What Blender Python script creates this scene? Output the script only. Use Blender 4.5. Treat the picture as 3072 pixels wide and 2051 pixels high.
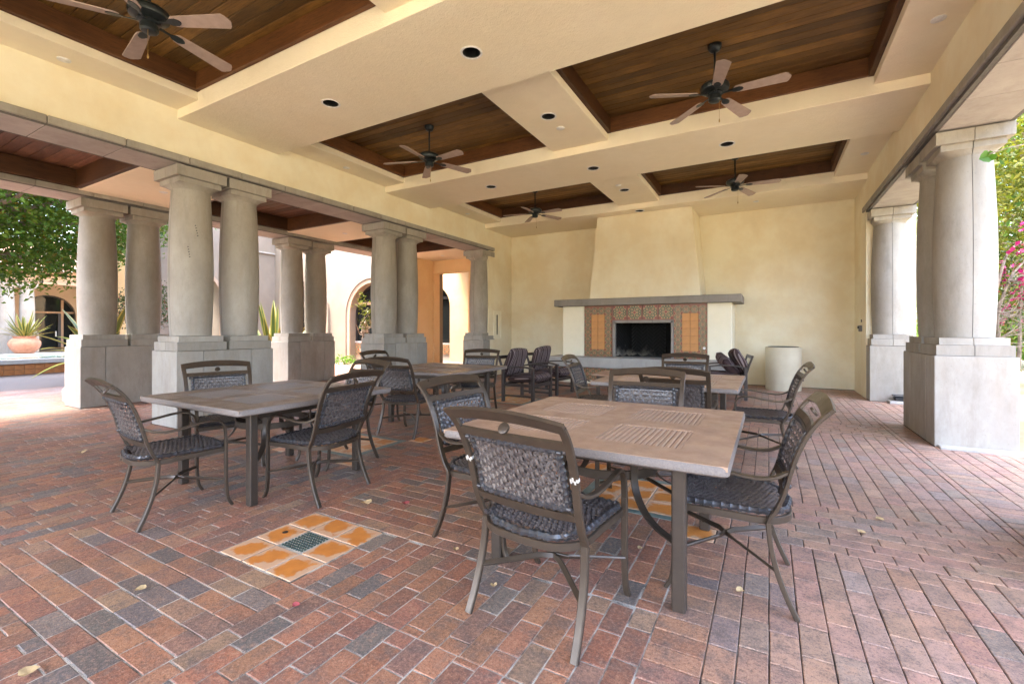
import bpy, bmesh, math, random
import numpy as np
from mathutils import Vector, Matrix
R = math.radians
random.seed(7)
rng = np.random.default_rng(7)
for o in list(bpy.data.objects): bpy.data.objects.remove(o)
sc = bpy.context.scene
C = sc.collection

# ------------------------------------------------------------------ camera, sky, sun, exposure
cam = bpy.data.cameras.new('camera'); cam.lens = 16.0; cam.sensor_width = 36.0; cam.sensor_fit = 'HORIZONTAL'
cam.shift_y = -37.5 / 3072; cam.clip_start = 0.05; cam.clip_end = 600
camo = bpy.data.objects.new('camera', cam); C.objects.link(camo)
camo.location = (0, 0, 1.3); camo.rotation_euler = (R(90), 0, R(29.39)); sc.camera = camo

SUN = Vector((-0.26, -0.16, 0.95)).normalized()
elev = math.asin(SUN.z); azim = math.atan2(SUN.x, SUN.y)
w = bpy.data.worlds.new('World'); sc.world = w; w.use_nodes = True
sky = w.node_tree.nodes.new('ShaderNodeTexSky'); sky.sky_type = 'NISHITA'; sky.sun_disc = False
sky.sun_elevation = elev; sky.sun_rotation = azim; sky.air_density = 0.9; sky.dust_density = 5.2; sky.ozone_density = 0.45
bg = w.node_tree.nodes['Background']; bg.inputs['Strength'].default_value = 0.15
w.node_tree.links.new(sky.outputs[0], bg.inputs['Color'])
sl = bpy.data.lights.new('sun', 'SUN'); sl.energy = 0.7; sl.angle = R(10); sl.color = (1.0, 0.96, 0.90)
so = bpy.data.objects.new('sun', sl); C.objects.link(so)
so.rotation_euler = (-SUN).to_track_quat('-Z', 'Y').to_euler(); so.location = SUN * 60

sc.view_settings.view_transform = 'Standard'; sc.view_settings.look = 'None'
sc.view_settings.exposure = 4.4; sc.view_settings.gamma = 1.0; sc.view_settings.use_curve_mapping = False
sc.render.engine = 'CYCLES'
cy = sc.cycles
cy.use_denoising = True; cy.denoiser = 'OPENIMAGEDENOISE'
cy.max_bounces = 10; cy.diffuse_bounces = 7; cy.glossy_bounces = 3; cy.transmission_bounces = 4; cy.transparent_max_bounces = 6
cy.caustics_reflective = False; cy.caustics_refractive = False; cy.sample_clamp_indirect = 6

# ------------------------------------------------------------------ node helpers
def newmat(name, rough=0.7, metal=0.0, spec=0.5):
    m = bpy.data.materials.new(name); m.use_nodes = True
    nt = m.node_tree; b = nt.nodes['Principled BSDF']
    b.inputs['Roughness'].default_value = rough; b.inputs['Metallic'].default_value = metal
    b.inputs['Specular IOR Level'].default_value = spec
    return m, nt, b
def pos(nt, scale=(1, 1, 1), obj=False, rnd=False):
    if obj: s = nt.nodes.new('ShaderNodeTexCoord').outputs['Object']
    else: s = nt.nodes.new('ShaderNodeNewGeometry').outputs['Position']
    mp = nt.nodes.new('ShaderNodeMapping'); mp.inputs['Scale'].default_value = scale
    nt.links.new(s, mp.inputs['Vector'])
    if rnd:
        oi = nt.nodes.new('ShaderNodeObjectInfo'); mu = nt.nodes.new('ShaderNodeMath'); mu.operation = 'MULTIPLY'
        mu.inputs[1].default_value = 37.0; nt.links.new(oi.outputs['Random'], mu.inputs[0])
        cx = nt.nodes.new('ShaderNodeCombineXYZ')
        for i in range(3): nt.links.new(mu.outputs[0], cx.inputs[i])
        nt.links.new(cx.outputs[0], mp.inputs['Location'])
    return mp.outputs[0]
def noise(nt, vec, scale, detail=4, rough=0.55):
    n = nt.nodes.new('ShaderNodeTexNoise'); n.inputs['Scale'].default_value = scale
    n.inputs['Detail'].default_value = detail; n.inputs['Roughness'].default_value = rough
    nt.links.new(vec, n.inputs['Vector']); return n.outputs['Fac']
def ramp(nt, fac, stops):
    r = nt.nodes.new('ShaderNodeValToRGB'); e = r.color_ramp.elements
    while len(e) < len(stops): e.new(0.5)
    for el, (p, c) in zip(e, stops):
        el.position = p; el.color = (c, c, c, 1) if isinstance(c, (int, float)) else (*c, 1)
    nt.links.new(fac, r.inputs[0]); return r.outputs[0]
def mix(nt, fac, a, b, mode='MIX'):
    m = nt.nodes.new('ShaderNodeMix'); m.data_type = 'RGBA'; m.blend_type = mode
    for sock, val in ((m.inputs[0], fac), (m.inputs[6], a), (m.inputs[7], b)):
        if isinstance(val, (int, float)): sock.default_value = val
        elif isinstance(val, tuple): sock.default_value = (*val, 1)
        else: nt.links.new(val, sock)
    return m.outputs[2]
def bump(nt, b, height, strength=0.3, dist=0.01):
    n = nt.nodes.new('ShaderNodeBump'); n.inputs['Strength'].default_value = strength; n.inputs['Distance'].default_value = dist
    nt.links.new(height, n.inputs['Height']); nt.links.new(n.outputs[0], b.inputs['Normal'])
def math_(nt, op, a, b=None, c=None):
    n = nt.nodes.new('ShaderNodeMath'); n.operation = op
    for i, v in enumerate((a, b, c)):
        if v is None: continue
        if isinstance(v, (int, float)): n.inputs[i].default_value = v
        else: nt.links.new(v, n.inputs[i])
    return n.outputs[0]
def setc(nt, b, col):
    if isinstance(col, tuple): b.inputs['Base Color'].default_value = (*col, 1)
    else: nt.links.new(col, b.inputs['Base Color'])

MAT = {}
def stucco(name, col, alt, stain=None, bs=0.35):
    m, nt, b = newmat(name, 0.85, spec=0.25); p = pos(nt)
    n1 = noise(nt, p, 1.3, 5, 0.62); n2 = noise(nt, p, 7, 4)
    c = mix(nt, ramp(nt, n1, [(0.40, 0.0), (0.60, 1.0)]), col, alt)
    c = mix(nt, math_(nt, 'MULTIPLY', ramp(nt, n2, [(0.35, 0), (0.75, 1)]), 0.22), c, tuple(x * 0.82 for x in col))
    if stain:
        c = mix(nt, math_(nt, 'MULTIPLY', ramp(nt, noise(nt, pos(nt, (1, 1, 0.35)), 2.2, 6, 0.65), [(0.56, 0), (0.72, 1)]), 0.3), c, stain)
    setc(nt, b, c)
    h = math_(nt, 'ADD', math_(nt, 'MULTIPLY', noise(nt, p, 95, 3, 0.6), 1.0), math_(nt, 'MULTIPLY', noise(nt, p, 22, 3), 0.8))
    bump(nt, b, h, bs, 0.006); MAT[name] = m
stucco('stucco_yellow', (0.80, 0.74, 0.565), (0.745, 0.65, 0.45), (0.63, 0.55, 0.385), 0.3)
stucco('stucco_ceiling', (0.86, 0.775, 0.60), (0.84, 0.745, 0.56), (0.84, 0.68, 0.53), 0.9)
stucco('stucco_orange', (0.84, 0.63, 0.37), (0.80, 0.57, 0.32), (0.72, 0.51, 0.29), 0.3)
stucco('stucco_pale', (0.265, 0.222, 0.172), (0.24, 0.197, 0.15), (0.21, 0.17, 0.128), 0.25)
stucco('stucco_peach', (0.44, 0.32, 0.225), (0.40, 0.285, 0.20), None, 0.25)
stucco('stucco_cream', (0.83, 0.785, 0.62), (0.80, 0.745, 0.57), None, 0.25)

stucco('stucco_bin', (0.62, 0.565, 0.43), (0.56, 0.50, 0.37), (0.48, 0.42, 0.31), 0.3)
def concrete(name, col, dark, warm, bs=0.2, rnd=True):
    m, nt, b = newmat(name, 0.75, spec=0.3); p = pos(nt)
    pr = pos(nt, (1, 1, 0.6), rnd=rnd)
    n1 = noise(nt, pr, 2.2, 6, 0.68); n2 = noise(nt, pos(nt, (6, 6, 0.9)), 1.6, 5, 0.6); n3 = noise(nt, p, 260, 2)
    c = mix(nt, ramp(nt, n1, [(0.36, 0.0), (0.64, 1.0)]), col, dark)
    c = mix(nt, math_(nt, 'MULTIPLY', ramp(nt, n2, [(0.45, 0), (0.75, 1)]), 0.45), c, warm)
    n5 = noise(nt, pos(nt, (1, 1, 0.25), rnd=rnd), 5.5, 7, 0.75)
    c = mix(nt, math_(nt, 'MULTIPLY', ramp(nt, n5, [(0.50, 0), (0.66, 1)]), 0.36), c, tuple(x * 0.66 for x in warm))
    c = mix(nt, math_(nt, 'MULTIPLY', ramp(nt, noise(nt, p, 38, 5, 0.7), [(0.60, 0), (0.70, 1)]), 0.4), c, tuple(x * 0.6 for x in dark))
    c = mix(nt, math_(nt, 'MULTIPLY', ramp(nt, n3, [(0.62, 0), (0.74, 1)]), 0.3), c, tuple(x * 0.55 for x in col))
    oi = nt.nodes.new('ShaderNodeObjectInfo')
    k = ramp(nt, oi.outputs['Random'], [(0, 0.9), (1, 1.06)])
    c = mix(nt, 1.0, c, k, 'MULTIPLY')
    setc(nt, b, c)
    bump(nt, b, math_(nt, 'ADD', n3, noise(nt, p, 14, 5)), bs, 0.004); MAT[name] = m
concrete('concrete', (0.375, 0.352, 0.310), (0.29, 0.268, 0.232), (0.315, 0.27, 0.215))
concrete('concrete_mantel', (0.31, 0.285, 0.255), (0.25, 0.23, 0.205), (0.28, 0.24, 0.2), rnd=False)
concrete('soffit_stone', (0.43, 0.39, 0.365), (0.36, 0.32, 0.30), (0.38, 0.325, 0.295))
concrete('kerb_stone', (0.42, 0.41, 0.385), (0.34, 0.33, 0.31), (0.37, 0.34, 0.3))

def wood(name, base, dark, light, scale):
    m, nt, b = newmat(name, 0.5, spec=0.35)
    p = pos(nt, scale, rnd=True); n1 = noise(nt, p, 3.0, 6, 0.65); n2 = noise(nt, p, 14.0, 3, 0.6)
    big = noise(nt, pos(nt, (1, 1, 1), rnd=True), 1.6, 3)
    c = mix(nt, ramp(nt, n1, [(0.3, 0), (0.7, 1)]), dark, base)
    c = mix(nt, ramp(nt, big, [(0.45, 0), (0.72, 0.6)]), c, light)
    c = mix(nt, math_(nt, 'MULTIPLY', ramp(nt, n2, [(0.5, 0), (0.64, 1)]), 0.55), c, tuple(x * 0.5 for x in dark))
    vor = nt.nodes.new('ShaderNodeTexVoronoi'); vor.inputs['Scale'].default_value = 1.9
    nt.links.new(pos(nt, tuple(min(1.0, s / 3 + 0.45) for s in scale), rnd=True), vor.inputs['Vector'])
    c = mix(nt, ramp(nt, vor.outputs['Distance'], [(0.0, 0.85), (0.05, 0.5), (0.075, 0.0)]), c, tuple(x * 0.35 for x in dark))
    oi = nt.nodes.new('ShaderNodeObjectInfo')
    c = mix(nt, 1.0, c, ramp(nt, oi.outputs['Random'], [(0, 0.6), (0.5, 1.0), (1, 1.45)]), 'MULTIPLY')
    setc(nt, b, c); bump(nt, b, n2, 0.25, 0.003); MAT[name] = m
wood('wood_plank', (0.1844, 0.0943, 0.0230), (0.0950, 0.0455, 0.0114), (0.2794, 0.1454, 0.0343), (0.55, 9, 9))
wood('wood_frame_x', (0.1110, 0.0429, 0.0133), (0.0629, 0.0237, 0.0074), (0.1480, 0.0592, 0.0192), (0.6, 8, 8))
wood('wood_frame_y', (0.1110, 0.0429, 0.0133), (0.0629, 0.0237, 0.0074), (0.1480, 0.0592, 0.0192), (8, 0.6, 8))
wood('wood_loggia', (0.1600, 0.0720, 0.0400), (0.0880, 0.0400, 0.0224), (0.2160, 0.1000, 0.0576), (0.55, 9, 9))


def plain(name, col, rough=0.5, metal=0.0, var=0.15, bs=0.0, scale=30, spec=0.5):
    m, nt, b = newmat(name, rough, metal, spec); p = pos(nt, obj=True)
    n = noise(nt, p, scale, 4)
    c = mix(nt, ramp(nt, n, [(0.3, 0), (0.7, 1)]), tuple(x * (1 - var) for x in col), tuple(min(1, x * (1 + var)) for x in col))
    setc(nt, b, c)
    if bs: bump(nt, b, n, bs, 0.004)
    MAT[name] = m; return m, nt, b, n
def bronze(name, col, rough):
    m, nt, b = newmat(name, rough, 0.35, 0.5); p = pos(nt, obj=True, rnd=True)
    n = noise(nt, p, 9, 5, 0.65); n2 = noise(nt, p, 55, 4, 0.7); n3 = noise(nt, p, 420, 2)
    c = mix(nt, ramp(nt, n, [(0.35, 0), (0.7, 1)]), col, tuple(x * 0.72 for x in col))
    c = mix(nt, math_(nt, 'MULTIPLY', ramp(nt, n3, [(0.6, 0), (0.72, 1)]), 0.35), c, tuple(min(1, x * 1.6) for x in col))
    c = mix(nt, ramp(nt, n2, [(0.745, 0), (0.765, 1)]), c, (0.55, 0.52, 0.46))
    setc(nt, b, c); nt.links.new(ramp(nt, n, [(0.3, rough * 0.8), (0.7, rough * 1.25)]), b.inputs['Roughness'])
    MAT[name] = m
bronze('bronze', (0.076, 0.054, 0.037), 0.33)
bronze('table_frame', (0.068, 0.050, 0.037), 0.40)
def strand(name, a, c2, teal):
    m, nt, b = newmat(name, 0.28, 0.0, 0.6); p = pos(nt, obj=True, rnd=True)
    n = noise(nt, p, 24, 3); n2 = noise(nt, p, 7, 4)
    c = mix(nt, ramp(nt, n, [(0.35, 0), (0.68, 1)]), a, c2)
    c = mix(nt, ramp(nt, n2, [(0.55, 0), (0.72, 0.55)]), c, teal)
    setc(nt, b, c); MAT[name] = m
strand('strand', (0.060, 0.048, 0.045), (0.112, 0.092, 0.082), (0.105, 0.096, 0.092))
strand('strand_edge', (0.026, 0.022, 0.022), (0.048, 0.046, 0.049), (0.055, 0.066, 0.073))
def tabletop(name, col):
    m, nt, b, n = plain(name, col, 0.42, 0, 0.1, 0.0, 9, 0.5)
    wv = nt.nodes.new('ShaderNodeTexBrick'); wv.inputs['Scale'].default_value = 90; nt.links.new(pos(nt, obj=True), wv.inputs['Vector'])
    w2 = noise(nt, pos(nt, obj=True, rnd=True), 4.5, 6, 0.7); w3 = noise(nt, pos(nt, obj=True), 70, 4, 0.7)
    base = b.inputs['Base Color'].links[0].from_socket
    c = mix(nt, math_(nt, 'MULTIPLY', ramp(nt, w2, [(0.46, 0), (0.66, 1)]), 0.35), base, tuple(x * 0.62 for x in col))
    c = mix(nt, math_(nt, 'MULTIPLY', ramp(nt, w3, [(0.56, 0), (0.70, 1)]), 0.3), c, tuple(min(1, x * 1.5) for x in col)); setc(nt, b, c)
    nt.links.new(ramp(nt, w2, [(0.35, 0.30), (0.65, 0.55)]), b.inputs['Roughness'])
    bump(nt, b, wv.outputs['Fac'], 0.25, 0.002)
tabletop('table_top', (0.37, 0.235, 0.155)); tabletop('table_top_dark', (0.19, 0.142, 0.108))
plain('table_slat', (0.365, 0.235, 0.158), 0.4, 0, 0.1, 0, 12); plain('table_slat_dark', (0.185, 0.155, 0.135), 0.4, 0, 0.2, 0, 60)
plain('table_slot', (0.17, 0.115, 0.08), 0.6, 0, 0.15, 0, 60)
plain('table_edge', (0.165, 0.135, 0.118), 0.5, 0, 0.2, 0.4, 160)
plain('fan_metal', (0.022, 0.028, 0.03), 0.35, 0.4, 0.3, 0, 20)
plain('dark_wood', (0.038, 0.026, 0.021), 0.4, 0, 0.3, 0.1, 12)
plain('white_enamel', (0.75, 0.74, 0.72), 0.4)
plain('fan_blade', (0.34, 0.255, 0.22), 0.5, 0, 0.12, 0, 14)
plain('grout', (0.36, 0.32, 0.265), 0.9, 0, 0.15, 0.2, 60)
plain('soot', (0.012, 0.012, 0.012), 0.9, 0, 0.5, 0.3, 8)
plain('black_can', (0.006, 0.006, 0.007), 0.35)
plain('dark_joint', (0.12, 0.11, 0.10), 0.9)
plain('terracotta', (0.33, 0.165, 0.10), 0.75, 0, 0.25, 0.15, 6)
plain('grate_green', (0.035, 0.062, 0.052), 0.4, 0.2, 0.3, 0, 30)
plain('green_slate', (0.135, 0.18, 0.16), 0.5, 0, 0.15, 0.1, 14)
plain('orange_glaze', (0.50, 0.225, 0.06), 0.45, 0, 0.1, 0.02, 8)
plain('red_trim', (0.24, 0.085, 0.045), 0.35, 0, 0.2, 0, 20)
plain('pool_tile', (0.30, 0.115, 0.035), 0.35, 0, 0.2, 0.05, 7)
plain('coping', (0.36, 0.345, 0.32), 0.6, 0, 0.08, 0.1, 12)
plain('dark_frame', (0.02, 0.017, 0.016), 0.45)
plain('timber_trim', (0.36, 0.22, 0.13), 0.6, 0, 0.2)
plain('roof_tile', (0.34, 0.17, 0.11), 0.7, 0, 0.3)
plain('bark', (0.20, 0.155, 0.115), 0.9, 0, 0.4, 0.6, 18)
plain('soil', (0.09, 0.07, 0.05), 0.95, 0, 0.4, 0.6, 10)
plain('black_plastic', (0.015, 0.017, 0.02), 0.4)
plain('grey_box', (0.16, 0.16, 0.155), 0.5)
plain('chip', (0.50, 0.47, 0.42), 0.8, 0, 0.3, 0, 90)
plain('red_enamel', (0.45, 0.03, 0.02), 0.35)
plain('dry_leaf', (0.48, 0.34, 0.17), 0.7, 0, 0.3)
plain('petal', (0.30, 0.055, 0.06), 0.6, 0, 0.3)
plain('brass', (0.45, 0.30, 0.10), 0.35, 0.8)
m, nt, b = newmat('window_glass', 0.04, 0, 0.3); setc(nt, b, (0.012, 0.014, 0.014)); MAT['window_glass'] = m
m, nt, b = newmat('water', 0.08, 0, 0.6); setc(nt, b, (0.03, 0.10, 0.095))
bump(nt, b, noise(nt, pos(nt), 9, 3), 0.15, 0.02); MAT['water'] = m

# paving bricks: each brick carries its clay colour and painted daylight sheen as an attribute
m, nt, b = newmat('paver', 0.6, spec=0.45); p = pos(nt)
at = nt.nodes.new('ShaderNodeAttribute'); at.attribute_name = 'Col'
n1 = noise(nt, p, 10, 6, 0.72); n2 = noise(nt, p, 62, 4, 0.78); n3 = noise(nt, p, 190, 3, 0.75); n4 = noise(nt, p, 0.9, 4)
c = mix(nt, math_(nt, 'MULTIPLY', ramp(nt, n1, [(0.47, 0), (0.64, 1)]), 0.72), at.outputs['Color'], (0.125, 0.092, 0.080))
c = mix(nt, math_(nt, 'MULTIPLY', ramp(nt, n1, [(0.34, 1), (0.45, 0)]), 0.45), c, (0.46, 0.25, 0.15))
c = mix(nt, math_(nt, 'MULTIPLY', ramp(nt, n2, [(0.50, 0), (0.66, 1)]), 0.5), c, (0.50, 0.30, 0.20))
c = mix(nt, math_(nt, 'MULTIPLY', ramp(nt, n2, [(0.36, 1), (0.47, 0)]), 0.65), c, (0.065, 0.045, 0.04))
c = mix(nt, math_(nt, 'MULTIPLY', ramp(nt, n3, [(0.55, 0), (0.64, 1)]), 0.6), c, (0.055, 0.044, 0.04))
c = mix(nt, math_(nt, 'MULTIPLY', ramp(nt, n3, [(0.34, 1), (0.42, 0)]), 0.42), c, (0.55, 0.39, 0.29))
c = mix(nt, math_(nt, 'MULTIPLY', ramp(nt, noise(nt, p, 1.7, 5, 0.65), [(0.55, 0), (0.7, 1)]), 0.35), c, (0.12, 0.10, 0.092))
setc(nt, b, c)
nt.links.new(ramp(nt, n4, [(0.35, 0.40), (0.65, 0.68)]), b.inputs['Roughness'])
bump(nt, b, math_(nt, 'ADD', math_(nt, 'MULTIPLY', n2, 0.7), math_(nt, 'MULTIPLY', n1, 1.2)), 0.5, 0.006); MAT['paver'] = m
# joint bed: open dark joints on one side of the room, sand-filled ones on the other
m, nt, b = newmat('joint_bed', 0.95, spec=0.1); p = pos(nt)
sx = nt.nodes.new('ShaderNodeSeparateXYZ'); nt.links.new(p, sx.inputs[0])
fx = math_(nt, 'ADD', math_(nt, 'MULTIPLY', sx.outputs[0], -0.9), math_(nt, 'MULTIPLY', noise(nt, p, 1.8, 4), 2.2))
f1 = ramp(nt, math_(nt, 'ADD', fx, -1.15), [(0.0, 0), (0.75, 1)])
fy = ramp(nt, math_(nt, 'ADD', math_(nt, 'MULTIPLY', sx.outputs[0], 0.55), 3.1), [(0, 0), (0.9, 1)])
f1 = math_(nt, 'MULTIPLY', f1, fy)
c = mix(nt, f1, (0.065, 0.052, 0.044), (0.36, 0.33, 0.285)); setc(nt, b, c)
bump(nt, b, noise(nt, p, 90, 4), 0.6, 0.01); MAT['joint_bed'] = m
m, nt, b = newmat('joint_sand', 0.95, spec=0.1); p = pos(nt)
setc(nt, b, mix(nt, ramp(nt, noise(nt, p, 3.5, 5, 0.7), [(0.40, 0), (0.56, 1)]), (0.14, 0.12, 0.10), (0.47, 0.44, 0.385)))
bump(nt, b, noise(nt, p, 120, 4), 0.6, 0.008); MAT['joint_sand'] = m
# far courtyard paving, pieces too small to tell apart
m, nt, b = newmat('courtyard_paving', 0.8, spec=0.3)
bk = nt.nodes.new('ShaderNodeTexBrick'); bk.inputs['Scale'].default_value = 4.6; bk.inputs['Mortar Size'].default_value = 0.03
bk.inputs['Color1'].default_value = (0.235, 0.16, 0.13, 1); bk.inputs['Color2'].default_value = (0.17, 0.145, 0.13, 1); bk.inputs['Mortar'].default_value = (0.07, 0.055, 0.048, 1)
mp = nt.nodes.new('ShaderNodeMapping'); mp.inputs['Rotation'].default_value = (0, 0, R(90)); nt.links.new(pos(nt), mp.inputs[0]); nt.links.new(mp.outputs[0], bk.inputs['Vector'])
setc(nt, b, bk.outputs['Color']); MAT['courtyard_paving'] = m
m, nt, b = newmat('ground', 0.95, spec=0.1); p = pos(nt)
setc(nt, b, mix(nt, ramp(nt, noise(nt, p, 0.8, 6), [(0.35, 0), (0.65, 1)]), (0.30, 0.25, 0.185), (0.20, 0.19, 0.10)))
bump(nt, b, noise(nt, p, 6, 5), 0.5, 0.05); MAT['ground'] = m
# hand-made floor tile: orange glaze worn pale at the rim
m, nt, b = newmat('saltillo', 0.4, spec=0.5); p = pos(nt, obj=True); pw = pos(nt, rnd=True)
sq = nt.nodes.new('ShaderNodeSeparateXYZ'); nt.links.new(p, sq.inputs[0])
ch = math_(nt, 'MAXIMUM', math_(nt, 'ABSOLUTE', sq.outputs[0]), math_(nt, 'ABSOLUTE', sq.outputs[1]))
f = math_(nt, 'ADD', math_(nt, 'MULTIPLY', ch, 5.0), math_(nt, 'MULTIPLY', noise(nt, pw, 8, 6, 0.7), 1.15))
c = mix(nt, ramp(nt, f, [(0.93, 0), (1.26, 1)]), mix(nt, ramp(nt, noise(nt, pw, 15, 4), [(0.3, 0), (0.7, 1)]), (0.60, 0.225, 0.045), (0.48, 0.165, 0.035)), (0.56, 0.34, 0.205))
setc(nt, b, c); MAT['saltillo'] = m
# striped outdoor cushion cloth (stripes run front to back of the cushion)
m, nt, b = newmat('stripe_cloth', 0.9, spec=0.15)
s = nt.nodes.new('ShaderNodeSeparateXYZ'); nt.links.new(pos(nt, obj=True), s.inputs[0])
a1 = math_(nt, 'SINE', math_(nt, 'MULTIPLY', s.outputs[0], 190)); a2 = math_(nt, 'SINE', math_(nt, 'MULTIPLY', s.outputs[0], 77))
c = mix(nt, ramp(nt, a1, [(0.35, 0), (0.6, 1)]), (0.055, 0.034, 0.034), (0.24, 0.19, 0.18))
c = mix(nt, ramp(nt, a2, [(0.72, 0), (0.8, 1)]), c, (0.035, 0.022, 0.022)); setc(nt, b, c)
bump(nt, b, noise(nt, pos(nt, obj=True), 22, 4), 0.5, 0.01); MAT['stripe_cloth'] = m
# printed majolica tile; folded coordinates make scrolls, buds and a red corner
def majolica(name, size, ground, curl, bud):
    m, nt, b = newmat(name, 0.3, spec=0.35)
    s = nt.nodes.new('ShaderNodeSeparateXYZ'); nt.links.new(pos(nt, (1 / size,) * 3, obj=True), s.inputs[0])
    u = math_(nt, 'ABSOLUTE', s.outputs[0]); v = math_(nt, 'ABSOLUTE', s.outputs[2])
    def ring(cu, cv, r0, wd):
        du = math_(nt, 'SUBTRACT', u, cu); dv = math_(nt, 'SUBTRACT', v, cv)
        d = math_(nt, 'SQRT', math_(nt, 'ADD', math_(nt, 'MULTIPLY', du, du), math_(nt, 'MULTIPLY', dv, dv)))
        return math_(nt, 'LESS_THAN', math_(nt, 'ABSOLUTE', math_(nt, 'SUBTRACT', d, r0)), wd)
    g = math_(nt, 'MAXIMUM', ring(0.2, 0.22, 0.13, 0.032), ring(0.36, 0.1, 0.09, 0.03))
    g = math_(nt, 'MAXIMUM', g, ring(0.1, 0.4, 0.09, 0.03))
    g = math_(nt, 'MAXIMUM', g, ring(0.2, 0.22, 0.0, 0.035))
    rd = math_(nt, 'MAXIMUM', ring(0.4, 0.4, 0.0, 0.085), ring(0.0, 0.0, 0.0, 0.09))
    rd = math_(nt, 'MAXIMUM', rd, ring(0.0, 0.22, 0.0, 0.04))
    edge = math_(nt, 'GREATER_THAN', math_(nt, 'MAXIMUM', u, v), 0.475)
    c = mix(nt, g, ground, curl); c = mix(nt, rd, c, bud); c = mix(nt, edge, c, (0.30, 0.12, 0.06)); setc(nt, b, c); MAT[name] = m
majolica('majolica_border', 0.172, (0.42, 0.25, 0.11), (0.035, 0.06, 0.04), (0.24, 0.05, 0.035))
majolica('majolica_panel', 0.33, (0.38, 0.22, 0.10), (0.035, 0.075, 0.03), (0.22, 0.035, 0.025))
majolica('majolica_small', 0.15, (0.50, 0.30, 0.16), (0.05, 0.08, 0.05), (0.40, 0.09, 0.04))
# firebox brick, sooty towards the top and right as fires have burnt it
m, nt, b = newmat('firebrick', 0.9, spec=0.1); p = pos(nt)
sx = nt.nodes.new('ShaderNodeSeparateXYZ'); nt.links.new(p, sx.inputs[0])
f = math_(nt, 'ADD', math_(nt, 'MULTIPLY', math_(nt, 'ADD', sx.outputs[2], -0.62), 1.5), math_(nt, 'MULTIPLY', noise(nt, p, 3.2, 4), 1.1))
f = math_(nt, 'ADD', f, math_(nt, 'MULTIPLY', math_(nt, 'ADD', sx.outputs[0], 2.75), 0.4))
c = mix(nt, ramp(nt, f, [(0.38, 0), (0.85, 1)]), (0.20, 0.18, 0.15), (0.012, 0.012, 0.012)); setc(nt, b, c); MAT['firebrick'] = m
def leafmat(name, a, c2, c3=None, trans=0.35):
    m, nt, b = newmat(name, 0.5, spec=0.35)
    oi = nt.nodes.new('ShaderNodeAttribute'); oi.attribute_name = 'Rnd'
    c = mix(nt, oi.outputs['Fac'], a, c2)
    if c3: c = mix(nt, ramp(nt, oi.outputs['Fac'], [(0.93, 0), (0.95, 1)]), c, c3)
    setc(nt, b, c)
    tr = nt.nodes.new('ShaderNodeBsdfTranslucent'); nt.links.new(c, tr.inputs[0])
    ms = nt.nodes.new('ShaderNodeMixShader'); ms.inputs[0].default_value = trans
    out = nt.nodes['Material Output']; nt.links.new(b.outputs[0], ms.inputs[1]); nt.links.new(tr.outputs[0], ms.inputs[2]); nt.links.new(ms.outputs[0], out.inputs[0])
    MAT[name] = m
leafmat('leaf_green', (0.05, 0.12, 0.012), (0.14, 0.22, 0.022), (0.20, 0.16, 0.022), 0.45)
leafmat('leaf_yellow', (0.055, 0.085, 0.006), (0.135, 0.125, 0.008), (0.035, 0.08, 0.01), 0.45)
leafmat('leaf_shrub', (0.03, 0.06, 0.012), (0.07, 0.095, 0.022), (0.30, 0.035, 0.05))
leafmat('leaf_palm', (0.03, 0.055, 0.025), (0.06, 0.085, 0.042))
leafmat('leaf_bract', (0.28, 0.006, 0.075), (0.40, 0.018, 0.13))
leafmat('leaf_bright', (0.075, 0.18, 0.008), (0.10, 0.21, 0.01))
# variegated blade: yellow rims, green middle
m, nt, b = newmat('variegated', 0.45, spec=0.4)
at = nt.nodes.new('ShaderNodeAttribute'); at.attribute_name = 'Rnd'
c = mix(nt, ramp(nt, at.outputs['Fac'], [(0.35, 0), (0.5, 1)]), (0.055, 0.09, 0.018), (0.27, 0.245, 0.055)); setc(nt, b, c); MAT['variegated'] = m

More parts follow.
